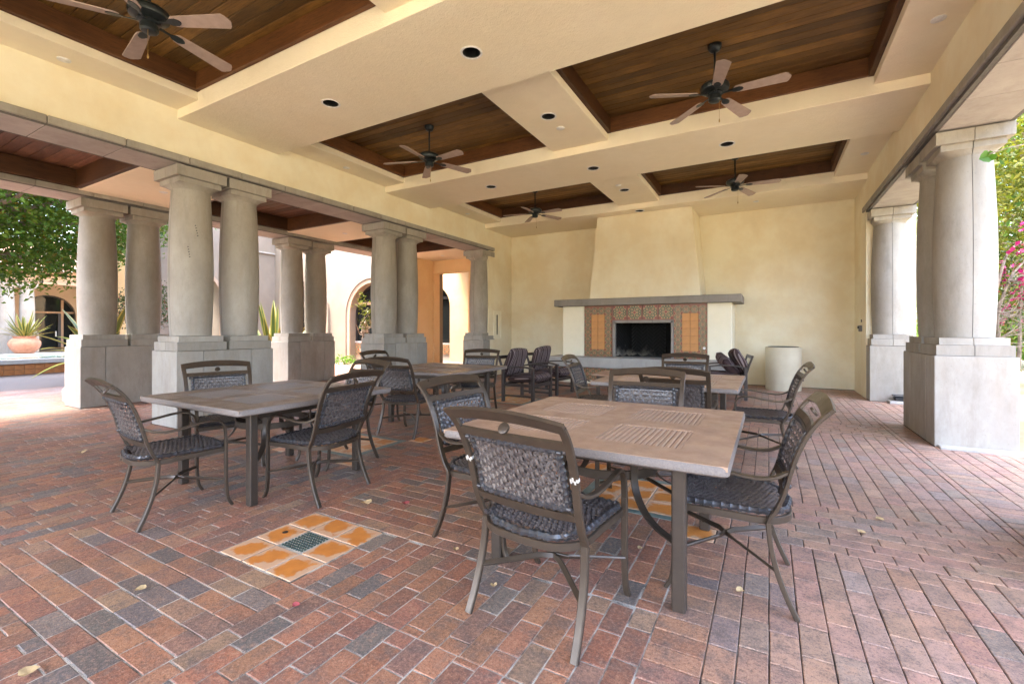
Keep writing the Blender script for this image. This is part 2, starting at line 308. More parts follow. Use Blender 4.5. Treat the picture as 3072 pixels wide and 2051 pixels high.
# ------------------------------------------------------------------ mesh helpers
class MB:
    def __init__(s): s.v = []; s.f = []; s.mi = []; s.col = []
    def add(s, v, f, mi=0, col=None):
        o = len(s.v); s.v += [tuple(p) for p in v]; s.f += [tuple(i + o for i in q) for q in f]
        s.mi += [mi] * len(f); s.col += [col] * len(f); return s
    def box(s, x0, x1, y0, y1, z0, z1, c=0.0, mi=0):
        if c <= 0:
            v = [(x, y, z) for z in (z0, z1) for y in (y0, y1) for x in (x0, x1)]
            f = [(0, 2, 3, 1), (4, 5, 7, 6), (0, 1, 5, 4), (2, 6, 7, 3), (0, 4, 6, 2), (1, 3, 7, 5)]
            return s.add(v, f, mi)
        c = min(c, (x1 - x0) * 0.45, (y1 - y0) * 0.45, (z1 - z0) * 0.45)
        X = (x0, x1); Y = (y0, y1); Z = (z0, z1); S = (1, -1); v = []; idx = {}
        for i in (0, 1):
            for j in (0, 1):
                for k in (0, 1):
                    for a in range(3):
                        p = [X[i] + S[i] * c, Y[j] + S[j] * c, Z[k] + S[k] * c]
                        p[a] = (X[i], Y[j], Z[k])[a]; idx[i, j, k, a] = len(v); v.append(p)
        f = []
        for i in (0, 1):
            q = [idx[i, 0, 0, 0], idx[i, 1, 0, 0], idx[i, 1, 1, 0], idx[i, 0, 1, 0]]; f.append(q if i else q[::-1])
            q = [idx[0, i, 0, 1], idx[0, i, 1, 1], idx[1, i, 1, 1], idx[1, i, 0, 1]]; f.append(q if i else q[::-1])
            q = [idx[0, 0, i, 2], idx[1, 0, i, 2], idx[1, 1, i, 2], idx[0, 1, i, 2]]; f.append(q if i else q[::-1])
        for i in (0, 1):
            for j in (0, 1):
                q = [idx[i, j, 0, 0], idx[i, j, 1, 0], idx[i, j, 1, 1], idx[i, j, 0, 1]]; f.append(q if i == j else q[::-1])
                q = [idx[i, 0, j, 0], idx[i, 0, j, 2], idx[i, 1, j, 2], idx[i, 1, j, 0]]; f.append(q if i == j else q[::-1])
                q = [idx[0, i, j, 1], idx[1, i, j, 1], idx[1, i, j, 2], idx[0, i, j, 2]]; f.append(q if i == j else q[::-1])
                for k in (0, 1):
                    q = [idx[i, j, k, 0], idx[i, j, k, 1], idx[i, j, k, 2]]; f.append(q if (i + j + k) % 2 else q[::-1])
        return s.add(v, f, mi)
    def lathe(s, prof, n=32, a0=0.0, a1=2 * math.pi, cx=0, cy=0, caps=True, mi=0):
        full = abs(a1 - a0 - 2 * math.pi) < 1e-6; m = n if full else n + 1; v = []; f = []
        for r, z in prof:
            for i in range(m):
                a = a0 + (a1 - a0) * i / n; v.append((cx + r * math.cos(a), cy + r * math.sin(a), z))
        for k in range(len(prof) - 1):
            for i in range(n):
                j = (i + 1) % m; f.append((k * m + i, k * m + j, (k + 1) * m + j, (k + 1) * m + i))
        if caps:
            f.append(tuple(range(m - 1, -1, -1))); f.append(tuple((len(prof) - 1) * m + i for i in range(m)))
        return s.add(v, f, mi)
    def sweep(s, pts, w, h, up=(1, 0, 0), mi=0, round_=0):
        """bar along pts: w across 'up' axis (width direction), h in the plane; round_ = n for a tube of radius w"""
        P = [Vector(p) for p in pts]; n = len(P); ring = []; W = w if isinstance(w, (list, tuple)) else [w] * n; H = h if isinstance(h, (list, tuple)) else [h] * n
        v = []; up = Vector(up).normalized()
        for i, p in enumerate(P):
            t = (P[min(i + 1, n - 1)] - P[max(i - 1, 0)]).normalized()
            a = up - t * up.dot(t)
            if a.length < 1e-4: a = t.orthogonal()
            a.normalize(); bb = t.cross(a)
            if round_:
                for k in range(round_):
                    an = 2 * math.pi * k / round_; v.append(p + a * math.cos(an) * W[i] + bb * math.sin(an) * H[i])
            else:
                c = min(W[i], H[i]) * 0.18
                for sa, sb in ((1, 1), (-1, 1), (-1, -1), (1, -1)):
                    q = ((sa * (W[i] / 2 - c), sb * H[i] / 2), (sa * W[i] / 2, sb * (H[i] / 2 - c)))
                    if sa * sb > 0: q = q[::-1]
                    for qa, qb in q: v.append(p + a * qa + bb * qb)
        m = round_ or 8; f = []
        for i in range(n - 1):
            for k in range(m):
                j = (k + 1) % m; f.append((i * m + k, i * m + j, (i + 1) * m + j, (i + 1) * m + k))
        f.append(tuple(range(m - 1, -1, -1))); f.append(tuple((n - 1) * m + k for k in range(m)))
        return s.add(v, f, mi)
    def prism(s, poly, z0, z1, axis='z', mi=0):
        n = len(poly)
        def P(a, b_, c): return {'z': (a, b_, c), 'y': (a, c, b_), 'x': (c, a, b_)}[axis]
        v = [P(a, b_, z0) for a, b_ in poly] + [P(a, b_, z1) for a, b_ in poly]
        f = [tuple(range(n - 1, -1, -1)), tuple(range(n, 2 * n))] + [(i, (i + 1) % n, n + (i + 1) % n, n + i) for i in range(n)]
        return s.add(v, f, mi)
    def mesh(s, name, mats, smooth=False, fix=True):
        me = bpy.data.meshes.new(name); me.from_pydata(s.v, [], s.f)
        for mm in (mats if isinstance(mats, (list, tuple)) else [mats]): me.materials.append(MAT[mm] if isinstance(mm, str) else mm)
        if any(s.mi): me.polygons.foreach_set('material_index', s.mi)
        if any(c is not None for c in s.col):
            at = me.color_attributes.new('Col', 'FLOAT_COLOR', 'CORNER'); d = []
            for c, f in zip(s.col, s.f): d += list((*(c or (1, 1, 1)), 1)) * len(f)
            at.data.foreach_set('color', d)
        if fix:
            bm = bmesh.new(); bm.from_mesh(me); bmesh.ops.recalc_face_normals(bm, faces=bm.faces); bm.to_mesh(me); bm.free()
        if smooth:
            me.polygons.foreach_set('use_smooth', [True] * len(me.polygons))
            try: me.set_sharp_from_angle(angle=R(38))
            except Exception: pass
        me.update(); return me
def link(name, me, parent=None, loc=(0, 0, 0), rot=(0, 0, 0)):
    o = bpy.data.objects.new(name, me); C.objects.link(o); o.location = loc; o.rotation_euler = rot
    if parent: o.parent = parent
    return o
def obj(name, mb, mats, parent=None, loc=(0, 0, 0), rot=(0, 0, 0), smooth=False, fix=True):
    return link(name, mb.mesh(name, mats, smooth, fix), parent, loc, rot)
def bx(name, mat, x0, x1, y0, y1, z0, z1, parent=None, c=0.0):
    """a box whose origin lies at its own centre"""
    mx, my, mz = (x0 + x1) / 2, (y0 + y1) / 2, (z0 + z1) / 2
    return obj(name, MB().box(x0 - mx, x1 - mx, y0 - my, y1 - my, z0 - mz, z1 - mz, c), mat, parent, (mx, my, mz))
def tag(o, label=None, cat=None, group=None, kind=None):
    if label: o['label'] = label
    if cat: o['category'] = cat
    if group: o['group'] = group
    if kind: o['kind'] = kind
    return o
def thing(name, label, cat, loc=(0, 0, 0), rz=0.0, group=None):
    o = bpy.data.objects.new(name, None); C.objects.link(o); o.location = loc; o.rotation_euler = (0, 0, rz); o.empty_display_size = 0.1
    return tag(o, label, cat, group)
def struct(name, loc=(0, 0, 0)):
    o = bpy.data.objects.new(name, None); C.objects.link(o); o.location = loc; o['kind'] = 'structure'; return o
def copytree(o, parent=None):
    c = o.copy(); C.objects.link(c); c.parent = parent
    for ch in list(o.children): copytree(ch, c)
    return c
F_, TH = 1365.3, R(29.39)
def project(x, y, z):
    d = -x * math.sin(TH) + y * math.cos(TH); r = x * math.cos(TH) + y * math.sin(TH)
    return (1536 + F_ * r / d, 988 - F_ * (z - 1.3) / d, d) if d > 0.05 else (-1e6, -1e6, d)

# ------------------------------------------------------------------ ground and paving
g = obj('ground', MB().box(-150, 150, -150, 150, -0.6, -0.03), 'ground'); tag(g, kind='structure')
cp = obj('courtyard_pavement', MB().box(-34.6, -14.0, -30, 12.28, -0.02, 0.0), 'courtyard_paving'); tag(cp, kind='structure')
paving = struct('paving')
obj('joint_bed', MB().box(-14.0, 4.4, -6, 6.7, -0.04, -0.0055).box(-14.0, 2.31, 6.7, 12.2, -0.04, -0.0055), 'joint_bed', paving)
obj('joint_sand', MB().box(-4.6, -0.43, -1, 3.3, -0.0052, -0.0027), 'joint_sand', paving)

HOLES = [(-2.81, -2.14, 1.475, 2.145)]
MED = [(-4.50, -3.69, 3.235, 4.045), (-1.31, -0.50, 3.235, 4.045), (-4.50, -3.69, 6.935, 7.745), (-1.31, -0.50, 6.935, 7.745)]
CORN = []
for (a, b_, c_, d_) in MED:
    HOLES.append((a, b_, c_, d_))
    for (u, w_) in ((a - 0.21, c_ - 0.21), (b_ + 0.01, c_ - 0.21), (a - 0.21, d_ + 0.01), (b_ + 0.01, d_ + 0.01)):
        CORN.append((u, u + 0.20, w_, w_ + 0.20)); HOLES.append((u, u + 0.205, w_, w_ + 0.205))
PED = [(-7.415, -6.745), (-10.515, -9.845), (1.608, 2.278)]
for (a, b_) in PED:
    for y0 in (-0.66, 3.03, 6.72): HOLES.append((a, b_, y0, y0 + 1.34))
    HOLES.append((a, b_, 10.41, 12))
RECTS = []   # (x0,x1,y0,y1,along) along: 'x' rows run in x, 'y' rows run in y
RECTS.append((-14.0, -4.78, -1.5, 12.0, 'y'))
for c0, c1 in ((-4.78, -4.563), (-0.437, -0.22), (1.392, 1.608)): RECTS.append((c0, c1, -1.0, 12.03, 'x'))
YB = [(3.235, 4.045), (6.935, 7.745), (10.635, 12.03)]
ylast = -1.0
for (y0, y1) in YB:
    RECTS.append((-0.22, 1.338, ylast, y0, 'y')); RECTS.append((-0.22, 1.338, y0, y1, 'x'))
    if ylast > 0: RECTS.append((-4.563, -0.437, ylast, y0, 'y'))
    RECTS.append((-4.563, -0.437, y0, y1, 'x')); ylast = y1
RECTS += [(-4.563, -2.05, -1.0, 0.70, 'y'), (-4.563, -3.90, 0.70, 1.475, 'y'), (-3.90, -2.05, 0.70, 1.475, 'x'), (-4.563, -2.81, 1.475, 3.235, 'y'),
          (-2.05, -0.437, -1.0, 1.475, 'y'), (-2.14, -0.437, 1.475, 2.145, 'y'), (-2.81, -1.31, 2.145, 3.235, 'x'), (-1.31, -0.437, 2.145, 3.235, 'y'),
          (1.338, 1.392, -1.0, 12.03, 't'), (1.608, 4.3, -1.0, 6.60, 'y'), (1.608, 2.30, 6.60, 10.42, 'y')]
def cut(rc):
    x0, x1, y0, y1 = rc
    for (a, b_, c_, d_) in HOLES:
        if x0 < b_ - 1e-4 and x1 > a + 1e-4 and y0 < d_ - 1e-4 and y1 > c_ + 1e-4:
            cand = [(x0, min(x1, a), y0, y1), (max(x0, b_), x1, y0, y1), (x0, x1, y0, min(y1, c_)), (x0, x1, max(y0, d_), y1)]
            cand = [q for q in cand if q[1] - q[0] > 0.02 and q[3] - q[2] > 0.02]
            if not cand: return None
            x0, x1, y0, y1 = max(cand, key=lambda q: (q[1] - q[0]) * (q[3] - q[2]))
    return (x0, x1, y0, y1)
PITCH, LEN = 0.1085, 0.2175
bricks = []
for (x0, x1, y0, y1, al) in RECTS:
    if al == 't': rowdir, pitch, ln = 'y', 0.054, 0.2175
    else: rowdir, pitch, ln = al, PITCH, LEN
    A0, A1, B0, B1 = (x0, x1, y0, y1) if rowdir == 'x' else (y0, y1, x0, x1)
    nrow = max(1, round((B1 - B0) / pitch)); ph = (B1 - B0) / nrow
    for r in range(nrow):
        b0 = B0 + r * ph; st = A0 - (ln * (0.5 if r % 2 else 0.0)) - (0 if A1 - A0 < 0.3 else random.choice((0, 0, 0.03, 0.06)))
        if A1 - A0 < 0.3: st = A0
        a = st
        while a < A1 - 0.01:
            q0, q1 = max(a, A0), min(a + ln, A1); a += ln
            if q1 - q0 < 0.03: continue
            rc = (q0, q1, b0, b0 + ph) if rowdir == 'x' else (b0, b0 + ph, q0, q1)
            rc = cut(rc)
            if rc: bricks.append(rc)
CLAY = [((0.30, 0.118, 0.066), 28), ((0.325, 0.145, 0.078), 22), ((0.25, 0.106, 0.068), 24), ((0.29, 0.17, 0.102), 11), ((0.205, 0.112, 0.08), 13), ((0.12, 0.108, 0.10), 7), ((0.165, 0.135, 0.118), 7)]
CW = [c for c, k in CLAY for _ in range(k)]
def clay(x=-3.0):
    c = random.choice(CW); k = random.uniform(0.85, 1.15); f = min(1, max(0, (x + 0.6) / 0.8)) * 0.5     # paler towards the garden: daylight sheen mixed into the brick colour
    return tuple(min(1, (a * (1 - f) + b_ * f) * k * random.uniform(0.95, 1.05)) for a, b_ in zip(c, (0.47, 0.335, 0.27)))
def brick_geo(mb, x0, x1, y0, y1, dz, col, cx=0, cy=0):
    g_ = 0.0014; c_ = 0.0034
    x0 += g_ + random.uniform(0, .0022); x1 -= g_ + random.uniform(0, .0022); y0 += g_ + random.uniform(0, .0022); y1 -= g_ + random.uniform(0, .0022)
    t = [random.uniform(-0.0009, 0.0009) for _ in range(4)]
    B = [(x0, y0), (x1, y0), (x1, y1), (x0, y1)]; I = [(x0 + c_, y0 + c_), (x1 - c_, y0 + c_), (x1 - c_, y1 - c_), (x0 + c_, y1 - c_)]
    v = [(a - cx, b_ - cy, -0.03) for a, b_ in B] + [(a - cx, b_ - cy, dz + t[i] - c_ * 0.8) for i, (a, b_) in enumerate(B)] + [(a - cx, b_ - cy, dz + t[i]) for i, (a, b_) in enumerate(I)]
    f = [(8, 9, 10, 11)] + [(i, (i + 1) % 4, 4 + (i + 1) % 4, 4 + i) for i in range(4)] + [(4 + i, 4 + (i + 1) % 4, 8 + (i + 1) % 4, 8 + i) for i in range(4)]
    mb.add(v, f, 0, col)
vis = []
for i, (x0, x1, y0, y1) in enumerate(bricks):
    px, py, d = project((x0 + x1) / 2, (y0 + y1) / 2, 0)
    if 10 < px < 3062 and py < 2040: vis.append((d, i))
vis.sort(); near = set(i for d, i in vis[:300])
SHARED = {}
rest = MB()
for i, rc in enumerate(bricks):
    x0, x1, y0, y1 = rc; px, py, d = project((x0 + x1) / 2, (y0 + y1) / 2, 0)
    if i in near:
        key = (round(x1 - x0, 2), round(y1 - y0, 2), x0 > -0.3); full = max(key[:2]) > 0.2
        me = None
        if full and len(SHARED.get(key, [])) >= 36: me = random.choice(SHARED[key])
        cx, cy = (x0 + x1) / 2, (y0 + y1) / 2
        if me is None:
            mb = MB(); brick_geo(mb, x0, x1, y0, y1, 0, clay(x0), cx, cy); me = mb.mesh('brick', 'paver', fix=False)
            if full: SHARED.setdefault(key, []).append(me)
        link('brick', me, paving, (cx, cy, random.uniform(-0.001, 0.001)))
    elif d > -2 and -2600 < px < 5600:
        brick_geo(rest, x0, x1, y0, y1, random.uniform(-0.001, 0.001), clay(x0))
o = obj('brick_field', rest, 'paver', paving, fix=False); o['kind'] = 'stuff'

def sheet_tile(name, mat, x0, x1, y0, y1, parent, z=0.0, c=0.003):
    return obj(name, MB().box(-(x1 - x0) / 2, (x1 - x0) / 2, -(y1 - y0) / 2, (y1 - y0) / 2, -0.03, z, c), mat, parent, ((x0 + x1) / 2, (y0 + y1) / 2, 0))
drain = bx('drain_inset', 'grout', -2.81, -2.14, 1.475, 2.145, -0.03, -0.004, paving)
def sub(o, parent):   # keep world placement while hanging under an offset parent
    o.parent = parent; o.location = Vector(o.location) - Vector(parent.location); return o
for i in range(3):
    for j in range(3):
        x0 = -2.80 + i * 0.2195; y0 = 1.485 + j * 0.2195
        if i == 1 and j == 1: continue
        sub(sheet_tile('tile', 'saltillo', x0, x0 + 0.208, y0, y0 + 0.208, None, 0.001), drain)
gm = MB().box(-0.104, 0.104, -0.104, 0.104, -0.03, -0.003)
for i in range(9):
    for j in range(9):
        x = -0.088 + i * 0.022; y = -0.088 + j * 0.022; gm.lathe([(0.0085, -0.003), (0.0075, 0.003), (0.004, 0.0045)], 6, cx=x, cy=y)
sub(obj('grate', gm, 'grate_green', None, (-2.475, 1.81, 0)), drain)
sub(obj('plug', MB().lathe([(0.018, 0), (0.018, 0.0025), (0.012, 0.003)], 16), 'dark_frame', None, (-2.70, 1.83, 0)), drain)
for (a, b_, c_, d_) in MED:
    t = bx('tile_inset', 'grout', a, b_, c_, d_, -0.03, -0.004, paving); w_ = 0.07
    for q in ((a, b_, c_, c_ + w_), (a, b_, d_ - w_, d_), (a, a + w_, c_ + w_, d_ - w_), (b_ - w_, b_, c_ + w_, d_ - w_)):
        sub(sheet_tile('border_strip', 'green_slate', q[0] + 0.003, q[1] - 0.003, q[2] + 0.003, q[3] - 0.003, None, 0.0), t)
    n = 3; s_ = (b_ - a - 2 * w_) / n
    for i in range(n):
        for j in range(n):
            x0 = a + w_ + i * s_; y0 = c_ + w_ + j * s_
            sub(sheet_tile('tile', 'saltillo', x0 + 0.005, x0 + s_ - 0.005, y0 + 0.005, y0 + s_ - 0.005, None, 0.001), t)
for q in CORN: sheet_tile('tile', 'saltillo', q[0] + 0.003, q[1] - 0.003, q[2] + 0.003, q[3] - 0.003, paving, 0.001)
kb = struct('kerb')
for i in range(3): bx('kerb_stone', 'kerb_stone', 1.63 + i * 1.2, 2.824 + i * 1.2, 6.60, 6.712, -0.03, 0.03, kb, 0.008)

# ------------------------------------------------------------------ ceiling of the pavilion
Z1, Z2, ZE, ZP = 4.08, 4.20, 4.30, 4.52
XL, XR = -6.80, 1.60
BEAMS = [(-4.41, -2.99), (-0.67, 0.75), (3.07, 4.49), (6.81, 8.23), (10.56, 12.04)]
OPEN = [(-6.29, -3.07), (-2.145, 1.09)]
ceil = struct('ceiling')
for (y0, y1) in BEAMS:
    bx('beam', 'stucco_ceiling', XL - 0.02, XR + 0.02, y0, y1, Z1, 4.8, ceil, 0.006)
BAYS = [(BEAMS[i][1], BEAMS[i + 1][0]) for i in range(4)]
for bi, (y0, y1) in enumerate(BAYS):
    for (x0, x1) in ((XL - 0.02, OPEN[0][0]), (OPEN[0][1], OPEN[1][0]), (OPEN[1][1], XR + 0.02)):
        bx('ceiling_band', 'stucco_ceiling', x0, x1, y0 - 0.02, y1 + 0.02, Z2, ZE, ceil, 0.004)
    for (x0, x1) in OPEN:
        cof = bpy.data.objects.new('coffer', None); C.objects.link(cof); cof.parent = ceil; cof.location = ((x0 + x1) / 2, (y0 + y1) / 2, ZE)
        def cf(nm, mt, *a): return sub(bx(nm, mt, *a), cof)
        t_ = 0.055
        cf('frame_board', 'wood_frame_y', x0 - 0.10, x0 + t_, y0 - 0.1, y1 + 0.1, ZE + 0.003, ZP - 0.002, None, 0.004)
        cf('frame_board', 'wood_frame_y', x1 - t_, x1 + 0.10, y0 - 0.1, y1 + 0.1, ZE + 0.003, ZP - 0.002, None, 0.004)
        cf('frame_board', 'wood_frame_x', x0 + t_ + 0.001, x1 - t_ - 0.001, y1 - t_, y1 - 0.002, ZE + 0.003, ZP - 0.002, None, 0.004)
        cf('frame_board', 'wood_frame_x', x0 + t_ + 0.001, x1 - t_ - 0.001, y0 + 0.002, y0 + t_, ZE + 0.003, ZP - 0.002, None, 0.004)
        npl = 17 if bi > 0 else 8; pw = (y1 - y0) / npl
        for k in range(npl):
            cf('plank', 'wood_plank', x0 - 0.05, x1 + 0.05, y0 + k * pw + 0.0025, y0 + (k + 1) * pw - 0.0025, ZP + random.uniform(0, 0.003), ZP + 0.05, None, 0.006)
rf = obj('roof', MB().box(-7.3, 2.4, -4.5, 12.6, 4.86, 5.0).box(-11.0, -7.3, -4.5, 14.9, 4.3, 4.45), 'roof_tile'); tag(rf, kind='structure')

# ------------------------------------------------------------------ lintels and beam walls on the three colonnades
def lintel(name, label, xi, xo, y0, y1, jn, side, zf=(3.515, 3.60)):
    """xi = face towards the room, xo = far face; side = +1 when the room lies at +x"""
    lo, hi = min(xi, xo), max(xi, xo)
    t = thing(name, label, 'lintel', ((lo + hi) / 2, (y0 + y1) / 2, zf[0]))
    sub(bx('core', 'dark_joint', lo + 0.03, hi - 0.03, y0 + 0.005, y1 - 0.005, 3.506, 3.59), t)
    y = y0
    while y < y1 - 0.05:
        ye = min(y + jn, y1)
        sub(bx('soffit_slab', 'soffit_stone', lo + 0.075, hi - 0.075, y + 0.004, ye - 0.004, 3.50, 3.53, None, 0.004), t)
        for (a, b_) in ((lo, lo + 0.07), (hi - 0.07, hi)):
            off = jn * 0.5
            sub(bx('fascia_block', 'concrete', a, b_, y + 0.004, ye - 0.004, zf[0], zf[1], None, 0.006), t)
        y = ye
    return t
lintel('lintel', 'grey stone lintel with jointed fascia over the inner row of courtyard columns', -6.74, -7.46, -4.4, 10.98, 0.69, 1)
lintel('lintel', 'grey stone lintel over the outer row of columns beside the courtyard', -9.80, -10.52, -4.4, 10.98, 0.69, 1)
lintel('lintel', 'pale stone lintel over the columns beside the garden trees', 1.575, 2.30, -4.4, 10.98, 0.69, -1, (3.545, 3.635))
def wallbox(name, mat, label, *a, cat='wall', c=0.006):
    o = bx(name, mat, *a, None, c); return tag(o, label, cat, kind='structure')
wallbox('beam_wall_left', 'stucco_yellow', 'pale yellow stucco beam face above the courtyard columns', -7.38, XL, -4.4, 10.755, 3.602, 4.84)
wallbox('beam_wall_right', 'stucco_yellow', 'yellow stucco beam face above the garden columns', XR, 2.24, -4.4, 10.755, 3.637, 4.84)
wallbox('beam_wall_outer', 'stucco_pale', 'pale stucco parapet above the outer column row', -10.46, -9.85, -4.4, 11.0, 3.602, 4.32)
wallbox('wall_left', 'stucco_yellow', 'yellow stucco return wall with the extinguisher cabinet', -7.42, XL, 10.76, 12.10, -0.02, 4.84)
wallbox('wall_right', 'stucco_yellow', 'yellow stucco return wall behind the engaged garden column', XR + 0.004, 2.33, 10.76, 12.10, -0.02, 4.84)
wallbox('wall_back', 'stucco_yellow', 'yellow stucco back wall behind the fireplace', -7.4, 2.33, 12.04, 12.5, -0.02, 4.84)
bx('wall_base_gap', 'dark_joint', XL + 0.002, XR - 0.002, 12.02, 12.05, 0.0, 0.012).__setitem__('kind', 'structure')

# loggia ceiling
lc = struct('loggia_ceiling')
LB = [(-0.66, 0.68), (3.0, 4.40), (6.70, 8.10), (10.40, 12.0)]
for (y0, y1) in LB: bx('ceiling_band', 'stucco_ceiling', -9.84, -7.40, y0, y1, 3.575, 3.9, lc, 0.005)
for (y0, y1) in [(LB[i][1], LB[i + 1][0]) for i in range(3)]:
    cof = bpy.data.objects.new('coffer', None); C.objects.link(cof); cof.parent = lc; cof.location = (-8.6, (y0 + y1) / 2, 3.58)
    def cf(nm, mt, *a): return sub(bx(nm, mt, *a), cof)
    cf('frame_board', 'wood_frame_y', -9.83, -9.72, y0 + 0.002, y1 - 0.002, 3.604, 3.875, None, 0.004)
    cf('frame_board', 'wood_frame_y', -7.50, -7.39, y0 + 0.002, y1 - 0.002, 3.604, 3.875, None, 0.004)
    cf('frame_board', 'wood_frame_x', -9.718, -7.502, y0 - 0.04, y0 + 0.06, 3.58, 3.875, None, 0.004)
    cf('frame_board', 'wood_frame_x', -9.718, -7.502, y1 - 0.06, y1 + 0.04, 3.58, 3.875, None, 0.004)
    npl = 15; pw = (y1 - y0) / npl
    for k in range(npl): cf('plank', 'wood_loggia', -9.85, -7.38, y0 + k * pw + 0.003, y0 + (k + 1) * pw - 0.003, 3.88 + random.uniform(0, 0.003), 3.93, None, 0.006)

# ------------------------------------------------------------------ columns
def tier_half(hx, hy, z0, z1, hx0=None, hy0=None):
    mb = MB(); hx0 = hx0 or hx; hy0 = hy0 or hy; g_ = 0.003
    v = [(g_, -hy0, z0), (hx0, -hy0, z0), (hx0, hy0, z0), (g_, hy0, z0), (g_, -hy, z1), (hx, -hy, z1), (hx, hy, z1), (g_, hy, z1)]
    return mb.add(v, [(3, 2, 1, 0), (4, 5, 6, 7), (0, 1, 5, 4), (1, 2, 6, 5), (2, 3, 7, 6), (3, 0, 4, 7)])
def cap_half():
    """cavetto from round neck to square, then two square steps"""
    mb = MB(); g_ = 0.003; n = 16; prof = []
    def ringpt(a, r, k):
        c_, s_ = math.cos(a), math.sin(a); m_ = max(abs(c_), abs(s_)); sq = r / m_; return (1 - k) * r + k * sq
    rows = [(0.236, 3.215, 0.0), (0.24, 3.235, 0.15), (0.25, 3.262, 0.6), (0.266, 3.278, 1.0), (0.266, 3.345, 1.0)]
    v = []; f = []
    for r, z, k in rows:
        for i in range(n + 1):
            a = -math.pi / 2 + math.pi * i / n; q = ringpt(a, r, k); v.append((max(g_, q * math.cos(a)), q * math.sin(a), z))
    for j in range(len(rows) - 1):
        for i in range(n): f.append((j * (n + 1) + i, j * (n + 1) + i + 1, (j + 1) * (n + 1) + i + 1, (j + 1) * (n + 1) + i))
    mb.add(v, f)
    q = tier_half(0.316, 0.316, 3.346, 3.482); mb.add(q.v, q.f); return mb
prof = []
for i in range(15):
    t = i / 14; z = 1.212 + (3.222 - 1.212) * t
    r = 0.245 + 0.030 * math.sin(math.pi * t ** 0.92) - 0.014 * t; prof.append((r, z))
ME = {}
ME['shaft'] = MB().lathe(prof, 24, -math.pi / 2 + 0.011, math.pi / 2 - 0.011, caps=False).mesh('shaft_half', 'concrete', True)
ME['core'] = MB().lathe([(r - 0.012, z) for r, z in prof], 24).mesh('joint_core', 'dark_joint', True)
ME['cap'] = cap_half().mesh('capital_half', 'concrete', True)
ME['pl1'] = tier_half(0.313, 0.313, 1.013, 1.128).mesh('plinth_half', 'concrete')
ME['pl2'] = tier_half(0.283, 0.283, 1.130, 1.208).mesh('base_half', 'concrete')
def pblock(l, c=0.006): return MB().box(-0.335, 0.335, -l / 2 + 0.003, l / 2 - 0.003, 0, 1.008, c).mesh('pedestal_block', 'concrete')
ME['pb1'] = pblock(0.335); ME['pb2'] = pblock(0.67)
ME['pcore'] = MB().box(-0.32, 0.32, -0.66, 0.66, 0, 1.0).mesh('pedestal_core', 'dark_joint')
def column_bits(t, y):
    for rz in (0, math.pi):
        link('plinth_half', ME['pl1'], t, (0, y, 0), (0, 0, rz)); link('base_half', ME['pl2'], t, (0, y, 0), (0, 0, rz))
        link('shaft_half', ME['shaft'], t, (0, y, 0), (0, 0, rz)); link('capital_half', ME['cap'], t, (0, y, 0), (0, 0, rz))
    link('joint_core', ME['core'], t, (0, y, 0))
def pair(x, yc, label):
    t = thing('column_pair', label, 'columns', (x, yc, 0), 0, 'paired stone columns on shared pedestals')
    link('pedestal_block', ME['pb1'], t, (0, -0.5025, 0)); link('pedestal_block', ME['pb2'], t); link('pedestal_block', ME['pb1'], t, (0, 0.5025, 0))
    link('pedestal_core', ME['pcore'], t)
    for y in (-0.335, 0.335): column_bits(t, y)
    return t
XI, XO, XG = -7.08, -10.18, 1.943
pA = pair(XI, 3.70, 'grey stone column pair on the pedestal behind the left-hand slotted table')
for k, (u, z_) in enumerate([(0, i) for i in range(5)] + [(1, i) for i in range(5)]):   # drilled anchor holes in the shaft
    yy = (-0.40 + z_ * 0.006) if u == 0 else (-0.48 + z_ * 0.004); zz = (2.72 - z_ * 0.034) if u == 0 else (2.42 - z_ * 0.034)
    rr = prof[min(14, int((zz - 1.212) / 2.01 * 14))][0]; dx = math.sqrt(max(0, (rr + 0.002) ** 2 - (yy + 0.335) ** 2))
    obj('drill_hole', MB().lathe([(0.0065, -0.006), (0.0065, 0.004)], 8), 'dark_frame', pA, (dx, yy, zz), (0, R(90), 0))
pair(XI, 7.39, 'grey stone column pair beyond the dark brown table, next to the orange passage')
pair(XO, 3.70, 'grey stone column pair standing out at the courtyard edge by the tree')
pair(XO, 7.41, 'grey stone column pair with the variegated agave behind it')
pair(XG, 7.38, 'pale stone column pair wrapped by bougainvillea beside the garden')
pair(XG, 3.69, 'pale stone column pair nearest the camera along the garden edge, mostly out of view')
pair(XI, 0.01, 'grey stone column pair of the inner row beside the camera, out of view')
pair(XO, 0.01, 'grey stone column pair of the outer row beside the camera, out of view')
def single(x, label):
    t = thing('engaged_column', label, 'column', (x, 10.72, 0), 0, 'single columns set against the end walls')
    obj('pedestal_block', MB().box(-0.335, 0.335, -0.31, 0.04, 0, 1.008, 0.006), 'concrete', t)
    column_bits(t, 0.0); return t
tag(bx('footing_block', 'concrete', -10.78, -10.52, 3.06, 3.28, 0, 0.30, None, 0.05), 'small rounded concrete block at the foot of the outer pedestal', 'block')
single(XI - 0.02, 'single grey stone column against the yellow wall beside the extinguisher cabinet')
single(XG, 'single pale stone column against the yellow wall beside the bait box')

